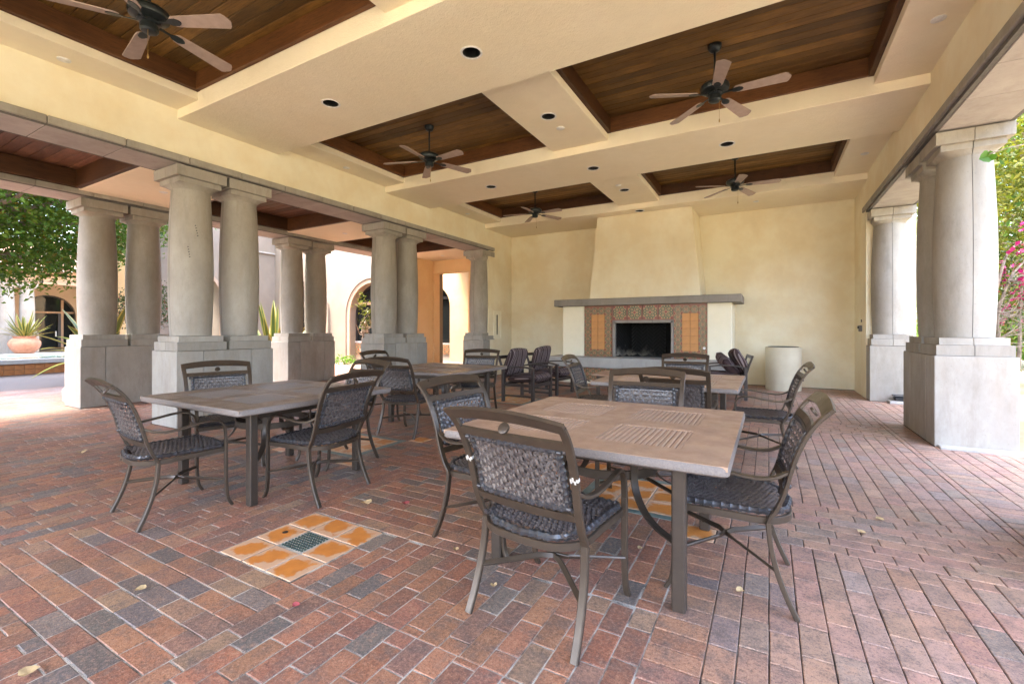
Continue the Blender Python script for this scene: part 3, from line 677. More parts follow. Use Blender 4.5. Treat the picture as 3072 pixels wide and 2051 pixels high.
# ------------------------------------------------------------------ fireplace
fp = thing('fireplace', 'large stucco fireplace with tapered chimney breast, grey mantel and patterned tiles', 'fireplace', (-2.65, 11.4, 0))
def fpart(nm, mb, mt, loc=(0, 0, 0), par=None, smooth=False):
    o = obj(nm, mb, mt, None, loc, smooth=smooth); o.parent = par or fp
    o.location = Vector(loc) - Vector(fp.location) - (Vector(par.location) if par else Vector((0, 0, 0))); return o
yc, yb = 10.95, 12.06
v = [(-3.93, yc, 2.0), (-1.32, yc, 2.0), (-1.51, yc, 4.09), (-3.715, yc, 4.09), (-3.93, yb, 2.0), (-1.32, yb, 2.0), (-1.49, yb, 4.09), (-3.735, yb, 4.09)]
fpart('chimney_breast', MB().add(v, [(0, 1, 2, 3), (5, 4, 7, 6), (1, 5, 6, 2), (4, 0, 3, 7), (3, 2, 6, 7), (4, 5, 1, 0)]), 'stucco_yellow')
fpart('mantel', MB().box(-4.81, -0.49, 10.74, 11.9, 1.885, 2.055, 0.012), 'concrete_mantel')
yf = 10.90
fpart('pilaster', MB().box(-4.62, -4.045, yf - 0.03, 12.05, 0.5, 1.884, 0.01), 'stucco_cream')
fpart('pilaster', MB().box(-1.175, -0.687, yf - 0.03, 12.05, 0.5, 1.884, 0.01), 'stucco_cream')
fpart('backing', MB().box(-4.05, -3.25, yf + 0.012, 12.04, 0.5, 1.884).box(-1.945, -1.17, yf + 0.012, 12.04, 0.5, 1.884).box(-3.26, -1.94, yf + 0.012, 12.04, 1.47, 1.884), 'red_trim')
fpart('hearth_slab', MB().box(-4.86, -0.40, 10.36, 11.2, 0.385, 0.635, 0.02), 'kerb_stone')
fpart('hearth_body', MB().box(-4.72, -0.55, 10.52, 12.05, 0.0, 0.384), 'stucco_cream')
TB = MB().box(-0.084, 0.084, -0.012, 0.012, -0.084, 0.084, 0.003)
mtb = TB.mesh('tile', 'majolica_border'); mto = TB.mesh('tile', 'orange_glaze')
def fl(nm, me, loc): o = link(nm, me, fp); o.location = Vector(loc) - Vector(fp.location); return o
for x0 in (-4.035, -1.882):
    for i in range(4):
        for j in range(7):
            if i in (1, 2) and 1 <= j <= 5: fl('tile', mto, (x0 + 0.088 + i * 0.1745, yf, 0.722 + j * 0.172))
            else: fl('tile', mtb, (x0 + 0.088 + i * 0.1745, yf, 0.722 + j * 0.172))
mtp = MB().box(-0.158, 0.158, -0.012, 0.012, -0.156, 0.156, 0.003).mesh('tile', 'majolica_panel')
for i in range(4): fl('tile', mtp, (-3.14 + i * 0.36, yf, 1.705))
for i in range(5): fl('trim_strip', MB().box(-0.012, 0.012, -0.012, 0.014, -0.17, 0.17, 0.003).mesh('trim_strip', 'red_trim'), (-3.318 + i * 0.3575, yf, 1.70))
# stone surround pieces round the opening
for (a, b_, c_, d_) in ((-3.312, -3.246, 0.637, 1.07), (-3.312, -3.246, 1.075, 1.50), (-1.946, -1.887, 0.637, 1.07), (-1.946, -1.887, 1.075, 1.50)):
    fpart('surround_block', MB().box(a, b_, yf - 0.03, yf + 0.05, c_, d_, 0.006), 'concrete_mantel')
for i in range(3): fpart('surround_block', MB().box(-3.312 + i * 0.475 + 0.002, -2.837 + i * 0.475 - 0.002, yf - 0.03, yf + 0.05, 1.455, 1.52, 0.006), 'concrete_mantel')
# firebox: splayed cheeks and back, laid in herringbone
fbx = fpart('firebox', MB().add([(-3.25, yf + .05, .63), (-3.02, 11.55, .63), (-2.17, 11.55, .63), (-1.94, yf + .05, .63), (-3.25, yf + .05, 1.48), (-3.02, 11.55, 1.48), (-2.17, 11.55, 1.48), (-1.94, yf + .05, 1.48)],
            [(0, 1, 5, 4), (1, 2, 6, 5), (2, 3, 7, 6), (4, 5, 6, 7), (0, 3, 2, 1)]), 'soot')
def herring(u_len, v_len, origin, udir, nrm):
    mb = MB(); L, W_ = 0.20, 0.0665; o_ = Vector(origin); ud = Vector(udir).normalized(); vd = Vector((0, 0, 1)); nd = Vector(nrm).normalized()
    c45 = math.sqrt(0.5)
    for i in range(-14, 26):
        for j in range(-10, 12):
            for k in (0, 1):
                a0 = i * W_ + j * L * 1.0 ; b0 = i * W_ - j * L
                # classic herringbone lattice, rotated by 45 degrees
                rect = (a0, b0, a0 + L, b0 + W_) if k == 0 else (a0, b0 + W_, a0 + W_, b0 + W_ + L)
                pts = [(rect[0] + .003, rect[1] + .003), (rect[2] - .003, rect[1] + .003), (rect[2] - .003, rect[3] - .003), (rect[0] + .003, rect[3] - .003)]
                pts = [((p_ - q_) * c45, (p_ + q_) * c45) for p_, q_ in pts]
                cu = sum(p_[0] for p_ in pts) / 4; cv = sum(p_[1] for p_ in pts) / 4
                if not (-0.02 < cu < u_len + 0.02 and -0.02 < cv < v_len + 0.02): continue
                pts = [(min(max(p_, 0), u_len), min(max(q_, 0), v_len)) for p_, q_ in pts]
                A = [o_ + ud * p_ + vd * q_ + nd * 0.012 for p_, q_ in pts]; B = [o_ + ud * p_ + vd * q_ for p_, q_ in pts]
                mb.add(A + B, [(0, 1, 2, 3), (0, 4, 5, 1), (1, 5, 6, 2), (2, 6, 7, 3), (3, 7, 4, 0)])
    return mb
for args in ((0.64, 0.84, (-3.25, yf + .05, .635), (0.23, 0.60, 0), (0.93, -0.36, 0)), (0.85, 0.84, (-3.02, 11.55, .635), (1, 0, 0), (0, -1, 0)), (0.64, 0.84, (-2.17, 11.55, .635), (0.23, -0.60, 0), (-0.93, -0.36, 0))):
    o = fpart('herringbone_brick', herring(*args), 'firebrick'); o['kind'] = 'stuff'
fpart('key_valve', MB().lathe([(0.03, 0), (0.028, 0.008), (0.012, 0.012), (0.011, 0.018)], 20), 'white_enamel', (-1.24, yf - 0.012, 0.885)).rotation_euler = (R(90), 0, 0)
mts = MB().box(-0.072, 0.072, -0.01, 0.01, -0.072, 0.072, 0.003).mesh('tile', 'majolica_small')
for i in range(28): 
    for j in range(2): fl('tile', mts, (-4.64 + i * 0.149, 10.512, 0.305 - j * 0.149))
for j in range(2):
    for i in range(4):
        o = fl('tile', mts, (-0.542, 10.60 + i * 0.149, 0.305 - j * 0.149)); o.rotation_euler = (0, 0, R(90))

# ------------------------------------------------------------------ woven armchairs
def interp(pts, t):
    """piecewise-linear by arc fraction"""
    P = [Vector(p) for p in pts]; L = [0]
    for a, b_ in zip(P, P[1:]): L.append(L[-1] + (b_ - a).length)
    s_ = t * L[-1]
    for i in range(len(P) - 1):
        if s_ <= L[i + 1] or i == len(P) - 2:
            k = (s_ - L[i]) / max(1e-9, L[i + 1] - L[i]); return P[i].lerp(P[i + 1], k)
def smooth_pts(pts, n):
    """Catmull-Rom through pts, n samples"""
    P = [Vector(p) for p in pts]; P = [P[0] * 2 - P[1]] + P + [P[-1] * 2 - P[-2]]; out = []
    segs = len(P) - 3
    for i in range(n):
        t = i / (n - 1) * segs; k = min(int(t), segs - 1); u = t - k; a, b_, c_, d_ = P[k:k + 4]
        out.append(0.5 * ((2 * b_) + (c_ - a) * u + (2 * a - 5 * b_ + 4 * c_ - d_) * u * u + (3 * b_ - a - 3 * c_ + d_) * u ** 3))
    return out
BACK = smooth_pts([(0, -0.168, 0.40), (0, -0.178, 0.435), (0, -0.203, 0.475), (0, -0.237, 0.565), (0, -0.262, 0.667), (0, -0.290, 0.755), (0, -0.326, 0.838), (0, -0.362, 0.895), (0, -0.400, 0.938)], 25)
def backy(z):
    for a, b_ in zip(BACK, BACK[1:]):
        if a.z <= z <= b_.z: k = (z - a.z) / (b_.z - a.z); return a.y + (b_.y - a.y) * k
    return BACK[-1].y
def ribbon(mb, pts, nrm, w_, amp, ph, off=0.0):
    n = len(pts); v = []
    for i, p in enumerate(pts):
        t = (pts[min(i + 1, n - 1)] - pts[max(i - 1, 0)]).normalized(); N = nrm[i]; s_ = t.cross(N).normalized() * (w_ / 2)
        q = p + N * (off + amp * (1 if (i + ph) % 2 else -1)); v += [q - s_, q + N * 0.0022, q + s_]
    f = []
    for i in range(n - 1):
        a = i * 3; f += [(a, a + 1, a + 4, a + 3), (a + 1, a + 2, a + 5, a + 4)]
    mb.add(v, f)
def weave_panel(mapf, U, V, sp, w_, dirs, amp=0.003):
    mb = MB()
    for (du, dv, off, ph0) in dirs:
        L_ = math.hypot(du, dv); du, dv = du / L_, dv / L_; pu, pv = -dv, du
        ext = abs(U * pu) + abs(V * pv); lo = min(0, U * pu) + min(0, V * pv); n = int(ext / sp) + 1
        for k in range(n + 1):
            s0 = lo + (k + 0.5) * sp; ts = []
            # clip line s0*p + t*d to the U x V rectangle
            t0, t1 = -9, 9
            for (c0, d0, m0) in ((s0 * pu, du, U), (s0 * pv, dv, V)):
                if abs(d0) < 1e-6:
                    if not 0 <= c0 <= m0: t0 = 9; t1 = -9
                else:
                    a, b_ = sorted(((0 - c0) / d0, (m0 - c0) / d0)); t0 = max(t0, a); t1 = min(t1, b_)
            if t1 - t0 < sp * 0.6: continue
            m_ = max(2, int((t1 - t0) / (sp * 0.62))); pts = []; nr = []
            for i in range(m_ + 1):
                t = t0 + (t1 - t0) * i / m_; p, N = mapf(s0 * pu + t * du, s0 * pv + t * dv); pts.append(p); nr.append(N)
            ribbon(mb, pts, nr, w_, amp, k + ph0, off)
    return mb
def rope(path, r, wob=0.22, step=0.011, sides=7):
    P = [Vector(p) for p in path]; tot = sum((b_ - a).length for a, b_ in zip(P, P[1:])); n = int(tot / step); pts = [interp(path, i / n) for i in range(n + 1)]
    rr = [r * (1 + wob * (1 if i % 3 == 1 else -0.6)) for i in range(n + 1)]
    return MB().sweep(pts, rr, rr, (0.3, 0.5, 0.8), round_=sides)
PW, PZ0, PZ1 = 0.222, 0.575, 0.828
def backmap(u, v):
    z = PZ0 + v; x = u - PW; bow = -0.018 * (1 - (x / PW) ** 2)
    y = backy(z) + bow; dy = (backy(z + .01) - backy(z - .01)) / .02; N = Vector((-0.17 * x, -1, dy)).normalized(); return Vector((x, y, z)), N
SX, SY0, SY1 = 0.235, -0.225, 0.235
def seatmap(u, v):
    x = u - SX; y = SY0 + v; k = (1 - (x / SX) ** 2) * (1 - ((y - 0.0) / 0.26) ** 2); return Vector((x, y, 0.452 - 0.014 * k)), Vector((0, 0, 1))
CH = {}
pb = weave_panel(backmap, 2 * PW, PZ1 - PZ0, 0.031, 0.0165, ((1, 0, -0.002, 0), (1, 1.732, 0.0, 0), (1, -1.732, 0.002, 1)))
CH['wb'] = pb.mesh('woven_back', 'strand', fix=False)
sb = weave_panel(seatmap, 2 * SX, SY1 - SY0, 0.026, 0.0205, ((1, 0.35, 0.0, 0), (1, -0.35, 0.003, 1), (0, 1, -0.002, 1)), 0.0045)
CH['ws'] = sb.mesh('woven_seat', 'strand', fix=False)
edge = [backmap(u, v)[0] for u, v in [(0, (PZ1 - PZ0) * i / 10) for i in range(11)] + [(2 * PW * i / 10, PZ1 - PZ0) for i in range(1, 11)] + [(2 * PW, (PZ1 - PZ0) * (10 - i) / 10) for i in range(1, 11)] + [(2 * PW * (10 - i) / 10, 0) for i in range(1, 11)]]
CH['we'] = rope(edge, 0.0135).mesh('woven_edge', 'strand_edge', True)
rc = 0.09
sedge = [(-SX, SY1, 0.448), (-SX, SY0 + rc, 0.448), (-SX + 0.03, SY0 + 0.03, 0.446), (-SX + rc, SY0 - 0.02, 0.444), (0, SY0 - 0.045, 0.443), (SX - rc, SY0 - 0.02, 0.444), (SX - 0.03, SY0 + 0.03, 0.446), (SX, SY0 + rc, 0.448), (SX, SY1, 0.448), (0, SY1 + 0.025, 0.443), (-SX, SY1, 0.448)]
CH['se'] = rope(sedge, 0.0165, 0.2, 0.013).mesh('seat_edge', 'strand_edge', True)
sf = MB(); fr = 0.252
path = smooth_pts([(-fr, 0.25, 0.418), (-fr, 0.0, 0.416), (-fr, -0.15, 0.414), (-fr + 0.06, -0.235, 0.412), (-0.1, -0.268, 0.411), (0.1, -0.268, 0.411), (fr - 0.06, -0.235, 0.412), (fr, -0.15, 0.414), (fr, 0.0, 0.416), (fr, 0.25, 0.418)], 28)
sf.sweep(path, 0.034, 0.016, (0, 0, 1)); sf.sweep([(-fr, 0.25, 0.418), (fr, 0.25, 0.418)], 0.034, 0.016, (0, 0, 1))
CH['sf'] = sf.mesh('seat_frame', 'bronze', True)
def side(sx):
    X = lambda y, z, s_=0.262: (sx * s_, y, z)
    d = {}
    d['rear_leg'] = MB().sweep([(sx * (0.262 + 0.012 * (1 - z / 0.42)), y, z) for y, z in [(p.y, p.z) for p in smooth_pts([(0, -0.285, 0.0), (0, -0.243, 0.09), (0, -0.207, 0.19), (0, -0.181, 0.30), (0, -0.17, 0.41)], 12)]], 0.034, 0.022, (1, 0, 0)).mesh('leg', 'bronze', True)
    d['arm'] = MB().sweep([(sx * (0.262 + 0.022 * math.sin(math.pi * min(1, i / 16))), p.y, p.z) for i, p in enumerate(smooth_pts([(0, -0.25, 0.652), (0, -0.19, 0.622), (0, -0.11, 0.614), (0, 0.0, 0.628), (0, 0.09, 0.643), (0, 0.165, 0.641), (0, 0.215, 0.615), (0, 0.236, 0.565), (0, 0.242, 0.48)], 24))], 0.030, 0.015, (1, 0, 0)).mesh('arm', 'bronze', True)
    d['front_leg'] = MB().sweep([(sx * 0.262, p.y, p.z) for p in smooth_pts([(0, 0.242, 0.49), (0, 0.242, 0.30), (0, 0.245, 0.14), (0, 0.257, 0.05), (0, 0.283, 0.0)], 12)], 0.030, 0.020, (1, 0, 0)).mesh('leg', 'bronze', True)
    d['upright'] = MB().sweep([(sx * (0.258 + 0.026 * i / 24), p.y, p.z) for i, p in enumerate(BACK)], [0.036] * 25, 0.017, (1, 0, 0)).mesh('back_upright', 'bronze', True)
    return d
SIDES = [side(-1), side(1)]
tr = []
for i in range(17):
    u = -1 + 2 * i / 16; tr.append((u * 0.301, -0.418 - 0.014 * (1 - u * u), 0.953 + 0.026 * (1 - u * u)))
def band(mb, f_in, f_out, th):
    """flat band between two edge curves, given thickness along its normal"""
    n = len(f_in); v = []
    for i in range(n):
        a, b_ = Vector(f_in[i]), Vector(f_out[i]); t = Vector(f_in[min(i + 1, n - 1)]) - Vector(f_in[max(i - 1, 0)]); N = (b_ - a).cross(t).normalized() * th / 2
        v += [a + N, b_ + N, b_ - N, a - N]
    f = [tuple(range(4)), tuple(4 * (n - 1) + k for k in (3, 2, 1, 0))]
    for i in range(n - 1):
        for k in range(4): f.append((4 * i + k, 4 * i + (k + 1) % 4, 4 * i + 4 + (k + 1) % 4, 4 * i + 4 + k))
    mb.add(v, f)
mb = MB(); fin = [(u * 0.297, -0.377 - 0.010 * (1 - u * u), 0.912 + 0.020 * (1 - u * u)) for u in [-1 + i / 8 for i in range(17)]]
band(mb, fin, tr, 0.016); CH['top'] = mb.mesh('top_rail', 'bronze', True)
mb = MB(); a_ = [(u * 0.268, backy(0.838) - 0.014 * (1 - u * u), 0.838) for u in [-1 + i / 8 for i in range(17)]]; b2 = [(u * 0.27, backy(0.868) - 0.014 * (1 - u * u), 0.870) for u in [-1 + i / 8 for i in range(17)]]
band(mb, a_, b2, 0.016); CH['mid'] = mb.mesh('back_rail', 'bronze', True)
mb = MB(); a_ = [(u * 0.255, backy(0.520) - 0.012 * (1 - u * u), 0.518 + 0.010 * u * u) for u in [-1 + i / 8 for i in range(17)]]; b2 = [(u * 0.257, backy(0.558) - 0.012 * (1 - u * u), 0.558) for u in [-1 + i / 8 for i in range(17)]]
band(mb, a_, b2, 0.016); CH['low'] = mb.mesh('back_rail', 'bronze', True)
CH['disc'] = MB().lathe([(0.017, -0.008), (0.025, -0.005), (0.025, 0.005), (0.017, 0.008)], 18).mesh('back_medallion', 'bronze', True)
xs = MB()
for sx in (-1, 1):
    xs.sweep([(sx * 0.266, -0.205, 0.195), (sx * 0.06, -0.02, 0.222), (0, 0.02, 0.224), (-sx * 0.06, 0.05, 0.222), (-sx * 0.262, 0.243, 0.20)], 0.013, 0.026, (0.6 * sx, -0.6, 0))
CH['x'] = xs.mesh('stretcher', 'bronze', True)
CH['knob'] = MB().lathe([(0.004, -0.012), (0.011, -0.008), (0.012, 0.0), (0.009, 0.010), (0.003, 0.013)], 10).mesh('end_knob', 'strand_edge', True)
def make_chair(x, y, rot, label):
    t = thing('woven_armchair', label, 'chair', (x, y, 0), R(rot), 'woven armchairs round the slotted tables')
    for d in SIDES:
        link('leg', d['rear_leg'], t); link('leg', d['front_leg'], t); link('arm', d['arm'], t); link('back_upright', d['upright'], t)
    link('seat_frame', CH['sf'], t); o = link('woven_seat', CH['ws'], t); o['kind'] = 'stuff'; link('seat_edge', CH['se'], o)
    o = link('woven_back', CH['wb'], t); o['kind'] = 'stuff'; link('woven_edge', CH['we'], o)
    link('top_rail', CH['top'], t); link('back_rail', CH['mid'], t); link('back_rail', CH['low'], t); link('stretcher', CH['x'], t)
    link('back_medallion', CH['disc'], t, (0, -0.376, 0.897), (R(55), 0, 0))
    for sx in (-1, 1):
        for z in (0.582, 0.824): link('end_knob', CH['knob'], t, (sx * 0.235, backy(z) - 0.012, z), (0, R(90), 0))
    return t
CHAIRS = [
 (-0.895, 1.975, -7, 'woven armchair in front with white paint chips, its back to the camera'),
 (-0.18, 2.665, 92, 'woven armchair seen side-on at the right-hand edge of the nearest tan table'),
 (-1.52, 2.50, -96, 'woven armchair between the two front tables, facing the nearest tan table'),
 (-0.83, 3.40, 186, 'woven armchair on the far side of the nearest tan table, backed by another chair'),
 (-3.775, 1.678, -6, 'woven armchair farthest to the left, seen from its side at the grey-brown table'),
 (-3.17, 2.434, 98, 'woven armchair with its back towards the tan table, pulled up to the grey-brown table'),
 (-4.53, 2.45, -108, 'woven armchair in front of the big stone pedestal, behind the grey-brown table'),
 (-3.77, 3.12, 172, 'woven armchair on the far side of the grey-brown table, facing the camera'),
 (-3.95, 4.369, 5, 'woven armchair at the dark table behind, its back turned to the grey-brown table'),
 (-4.88, 5.09, -84, 'woven armchair beside the stone columns at the dark table'),
 (-3.98, 5.90, 198, 'woven armchair on the far side of the dark table, next to the lounge chairs'),
 (-1.80, 5.42, -84, 'woven armchair on the left of the table before the fireplace, near the lounge chairs'),
 (-0.95, 6.10, 184, 'woven armchair between the far tan table and the fireplace'),
 (-0.06, 5.28, 92, 'woven armchair at the right-hand end of the far tan table, arms towards the bin'),
 (-0.70, 4.45, -2, 'woven armchair at the far tan table, back to back with another chair'),
]
chairs = [make_chair(*a) for a in CHAIRS]
# bare metal bands worn through the paint of the front chair
for sx, z in ((-1, 0.71), (1, 0.69)):
    k = min(range(25), key=lambda i: abs(BACK[i].z - z)); pts = [(sx * (0.258 + 0.026 * i / 24), BACK[i].y, BACK[i].z) for i in (k, k + 1)]
    a_, b_ = Vector(pts[0]), Vector(pts[1]); d_ = (b_ - a_); mb = MB()
    for q, (f0, f1) in enumerate(((0.1, 0.75), (0.3, 1.0), (0.0, 0.55), (0.35, 0.8))):
        off = Vector((-0.0135 + 0.009 * q, 0, 0)); mb.sweep([a_ + d_ * f0 + off, a_ + d_ * f1 + off], 0.0102, 0.0182, (1, 0, 0))
    tag(obj('worn_patch', mb, 'chip', chairs[0]), 'bare white worn band')
# ------------------------------------------------------------------ slotted tables
TZ, TH2, TT = 0.75, 0.715, 0.035
TM = {}
def round_slab(h, r, z0, z1, c):
    pts = []
    for (cx, cy, a0) in ((h - r, h - r, 0), (-h + r, h - r, 90), (-h + r, -h + r, 180), (h - r, -h + r, 270)):
        for i in range(5): a = R(a0 + 90 * i / 4); pts.append((cx + r * math.cos(a), cy + r * math.sin(a)))
    return pts
PNL = [(0.075, 0.50)]
edgep = round_slab(TH2, 0.03, 0, 0, 0); n = len(edgep); mb = MB(); v = []
for sc_, z in ((0.99, TZ - 0.045), (1.0, TZ - 0.038), (1.0, TZ - 0.012), (0.992, TZ - 0.002)):
    v += [(x * sc_, y * sc_, z) for x, y in edgep]
f = [tuple(range(n - 1, -1, -1))]
for k in range(3): f += [(k * n + i, k * n + (i + 1) % n, (k + 1) * n + (i + 1) % n, (k + 1) * n + i) for i in range(n)]
mb.add(v, f); TM['edge'] = mb.mesh('table_edge', 'table_edge', True)
top = MB(); q0, q1 = 0.085, 0.50; G = TH2 * 0.992; zt0, zt1 = TZ - 0.02, TZ
for (a, b_, c_, d_) in ((-G, G, -G + 0.0, -q1), (-G, G, q1, G), (-G, -q1, -q1, q1), (q1, G, -q1, q1), (-q0, q0, -q1, q1), (-q1, -q0, -q0, q0), (q0, q1, -q0, q0)):
    top.box(a, b_, c_, d_, zt0, zt1)
TM['top'] = top.mesh('top', 'table_top'); TM['top_dark'] = top.mesh('top', 'table_top_dark')
PNB = MB().box(q0, q1, q0, q1, TZ - 0.03, TZ - 0.008)
TM['pan'] = PNB.mesh('slotted_panel', 'table_slot'); TM['pan_dark'] = PNB.mesh('slotted_panel', 'table_edge')
NS = 15; ps = (q1 - q0) / NS
SLB = MB().box(-ps * 0.41, ps * 0.41, -(q1 - q0) / 2 + 0.002, (q1 - q0) / 2 - 0.002, -0.012, -0.001, 0.005)
TM['slat'] = SLB.mesh('slat', 'table_slat'); TM['slat_dark'] = SLB.mesh('slat', 'table_slat_dark')
TM['leg'] = MB().box(-0.031, 0.031, -0.031, 0.031, 0.0, TZ - 0.046, 0.007).mesh('leg', 'table_frame')
ap = MB()
for s_ in (-1, 1):
    ap.box(-0.459, 0.459, s_ * 0.49 - 0.012, s_ * 0.49 + 0.012, TZ - 0.115, TZ - 0.05, 0.004); ap.box(s_ * 0.49 - 0.012, s_ * 0.49 + 0.012, -0.459, 0.459, TZ - 0.115, TZ - 0.05, 0.004)
TM['apron'] = ap.mesh('apron', 'table_frame')
rg = MB(); ring = [(0.285 * math.cos(2 * math.pi * i / 40), 0.285 * math.sin(2 * math.pi * i / 40), 0.50) for i in range(41)]
rg.sweep(ring, 0.05, 0.010, (0, 0, 1)); TM['ring'] = rg.mesh('ring_brace', 'table_frame', True)
st = MB().sweep(smooth_pts([(0.06, 0, 0.705), (0.27, 0, 0.70), (0.297, 0, 0.60), (0.297, 0, 0.48), (0.33, 0, 0.40), (0.41, 0, 0.335), (0.52, 0, 0.305), (0.655, 0, 0.30)], 24), 0.042, 0.010, (0, 1, 0))
TM['strap'] = st.mesh('curved_brace', 'table_frame', True)
def make_table(x, y, rz, label, sfx=''):
    t = thing('slotted_table', label, 'table', (x, y, 0), R(rz), 'square slotted dining tables')
    link('table_edge', TM['edge'], t); link('top', TM['top' + sfx], t); link('apron', TM['apron'], t); link('ring_brace', TM['ring'], t)
    for sx in (-1, 1):
        for sy in (-1, 1):
            link('leg', TM['leg'], t, (sx * 0.49, sy * 0.49, 0))
    for k in range(4):
        link('curved_brace', TM['strap'], t, (0, 0, 0), (0, 0, R(45 + 90 * k)))
        p = link('slotted_panel', TM['pan' + sfx], t, (0, 0, 0), (0, 0, R(90 * k)))
        for i in range(NS):
            if k % 2 == 0: link('slat', TM['slat' + sfx], p, (q0 + (i + 0.5) * ps, (q0 + q1) / 2, TZ))
            else: link('slat', TM['slat' + sfx], p, ((q0 + q1) / 2, q0 + (i + 0.5) * ps, TZ), (0, 0, R(90)))
    return t
make_table(-0.85, 2.71, 0, 'square tan slotted table closest to the camera')
make_table(-3.82, 2.48, 0, 'square grey-brown slotted table in front of the big stone pedestal', '_dark')
make_table(-4.15, 5.25, 0, 'square dark brown slotted table between the columns and the lounge chairs', '_dark')
make_table(-0.95, 5.36, 0, 'square tan slotted table nearest the fireplace')

# ------------------------------------------------------------------ lounge chairs with striped cushions
def pillow(w_, d_, h_, nu=14, nv=12, lump=0.01, seed=0, pinch=0.25):
    r_ = random.Random(seed); mb = MB(); v = []; f = []
    for s_ in (1, -1):
        for i in range(nu + 1):
            for j in range(nv + 1):
                a = -1 + 2 * i / nu; b_ = -1 + 2 * j / nv
                k = (1 - abs(a) ** 5.5) ** 0.5 * (1 - abs(b_) ** 5.5) ** 0.5
                cr = 1 - pinch * 0.3 * (a * a * b_ * b_)
                z = s_ * (h_ / 2) * (0.10 + 0.90 * k) + lump * math.sin(3.1 * a + seed) * math.cos(2.7 * b_ + 2 * seed) * k
                v.append((a * w_ / 2 * cr, b_ * d_ / 2 * cr, z))
    m_ = (nu + 1) * (nv + 1)
    for s_ in (0, 1):
        for i in range(nu):
            for j in range(nv):
                q = (s_ * m_ + i * (nv + 1) + j, s_ * m_ + (i + 1) * (nv + 1) + j, s_ * m_ + (i + 1) * (nv + 1) + j + 1, s_ * m_ + i * (nv + 1) + j + 1); f.append(q if s_ == 0 else q[::-1])
    rim = [i * (nv + 1) for i in range(nu + 1)] + [nu * (nv + 1) + j for j in range(1, nv + 1)] + [i * (nv + 1) + nv for i in range(nu - 1, -1, -1)] + [j for j in range(nv - 1, 0, -1)]
    for a, b_ in zip(rim, rim[1:] + rim[:1]): f.append((a, a + m_, b_ + m_, b_))
    return mb.add(v, f)
def lounge(x, y, rot, label, seed, messy=False):
    t = thing('lounge_chair', label, 'lounge chair', (x, y, 0), R(rot), 'dark framed lounge chairs by the fireplace')
    for sx in (-1, 1):
        bx('leg', 'dark_wood', sx * 0.33 - 0.026, sx * 0.33 + 0.026, 0.28, 0.335, 0, 0.60, t, 0.005); bx('leg', 'dark_wood', sx * 0.33 - 0.026, sx * 0.33 + 0.026, -0.335, -0.28, 0, 0.585, t, 0.005)
        obj('arm', MB().sweep(smooth_pts([(sx * 0.33, -0.36, 0.585), (sx * 0.33, -0.15, 0.625), (sx * 0.33, 0.12, 0.635), (sx * 0.33, 0.345, 0.605)], 12), 0.066, 0.026, (1, 0, 0)), 'dark_wood', t, smooth=True)
        bx('side_rail', 'dark_wood', sx * 0.33 - 0.018, sx * 0.33 + 0.018, -0.278, 0.278, 0.285, 0.335, t, 0.004); bx('stretcher', 'dark_wood', sx * 0.33 - 0.016, sx * 0.33 + 0.016, -0.278, 0.278, 0.10, 0.135, t, 0.004)
        obj('back_post', MB().sweep([(sx * 0.30, -0.27, 0.30), (sx * 0.30, -0.36, 0.62), (sx * 0.30, -0.43, 0.82)], 0.045, 0.032, (1, 0, 0)), 'dark_wood', t)
    bx('front_rail', 'dark_wood', -0.303, 0.303, 0.285, 0.325, 0.28, 0.34, t, 0.004); bx('rear_rail', 'dark_wood', -0.303, 0.303, -0.325, -0.285, 0.28, 0.34, t, 0.004)
    for z, yy in ((0.45, -0.315), (0.62, -0.362), (0.79, -0.42)): bx('back_slat', 'dark_wood', -0.277, 0.277, yy - 0.012, yy + 0.012, z - 0.03, z + 0.03, t, 0.004)
    obj('seat_cushion', pillow(0.61, 0.66, 0.16, seed=seed, lump=0.012), 'stripe_cloth', t, (0, 0.06, 0.425), (R(4), 0, 0), True)
    if messy:
        obj('back_cushion', pillow(0.58, 0.50, 0.17, seed=seed + 1, lump=0.02), 'stripe_cloth', t, (0.02, -0.22, 0.70), (R(68), R(6), R(5)), True)
        obj('loose_cushion', pillow(0.50, 0.44, 0.18, seed=seed + 2, lump=0.03), 'stripe_cloth', t, (-0.08, -0.02, 0.64), (R(48), R(-14), R(12)), True)
    else: obj('back_cushion', pillow(0.58, 0.54, 0.16, seed=seed + 1, lump=0.02), 'stripe_cloth', t, (0, -0.25, 0.70), (R(72), R(random.uniform(-3, 3)), 0), True)
    return t
lounge(-3.86, 7.42, -93, 'dark lounge chair with striped cushions, the nearer of the side-by-side two', 1)
lounge(-3.90, 8.58, -95, 'dark lounge chair with striped cushions, behind its twin and nearer the hearth', 5)
lounge(-0.72, 9.62, 100, 'dark lounge chair piled with rumpled striped cushions by the round bin', 9, True)
lt = thing('low_table', 'low grey-brown coffee table in front of the hearth', 'coffee table', (-2.42, 8.75, 0))
bx('top', 'table_top', -0.52, 0.52, -0.45, 0.45, 0.42, 0.455, lt, 0.008)
for sx in (-1, 1):
    for sy in (-1, 1): bx('leg', 'table_frame', sx * 0.42 - 0.028, sx * 0.42 + 0.028, sy * 0.35 - 0.028, sy * 0.35 + 0.028, 0, 0.419, lt, 0.006)
    bx('apron', 'table_frame', -0.39, 0.39, sx * 0.35 - 0.01, sx * 0.35 + 0.01, 0.36, 0.418, lt)

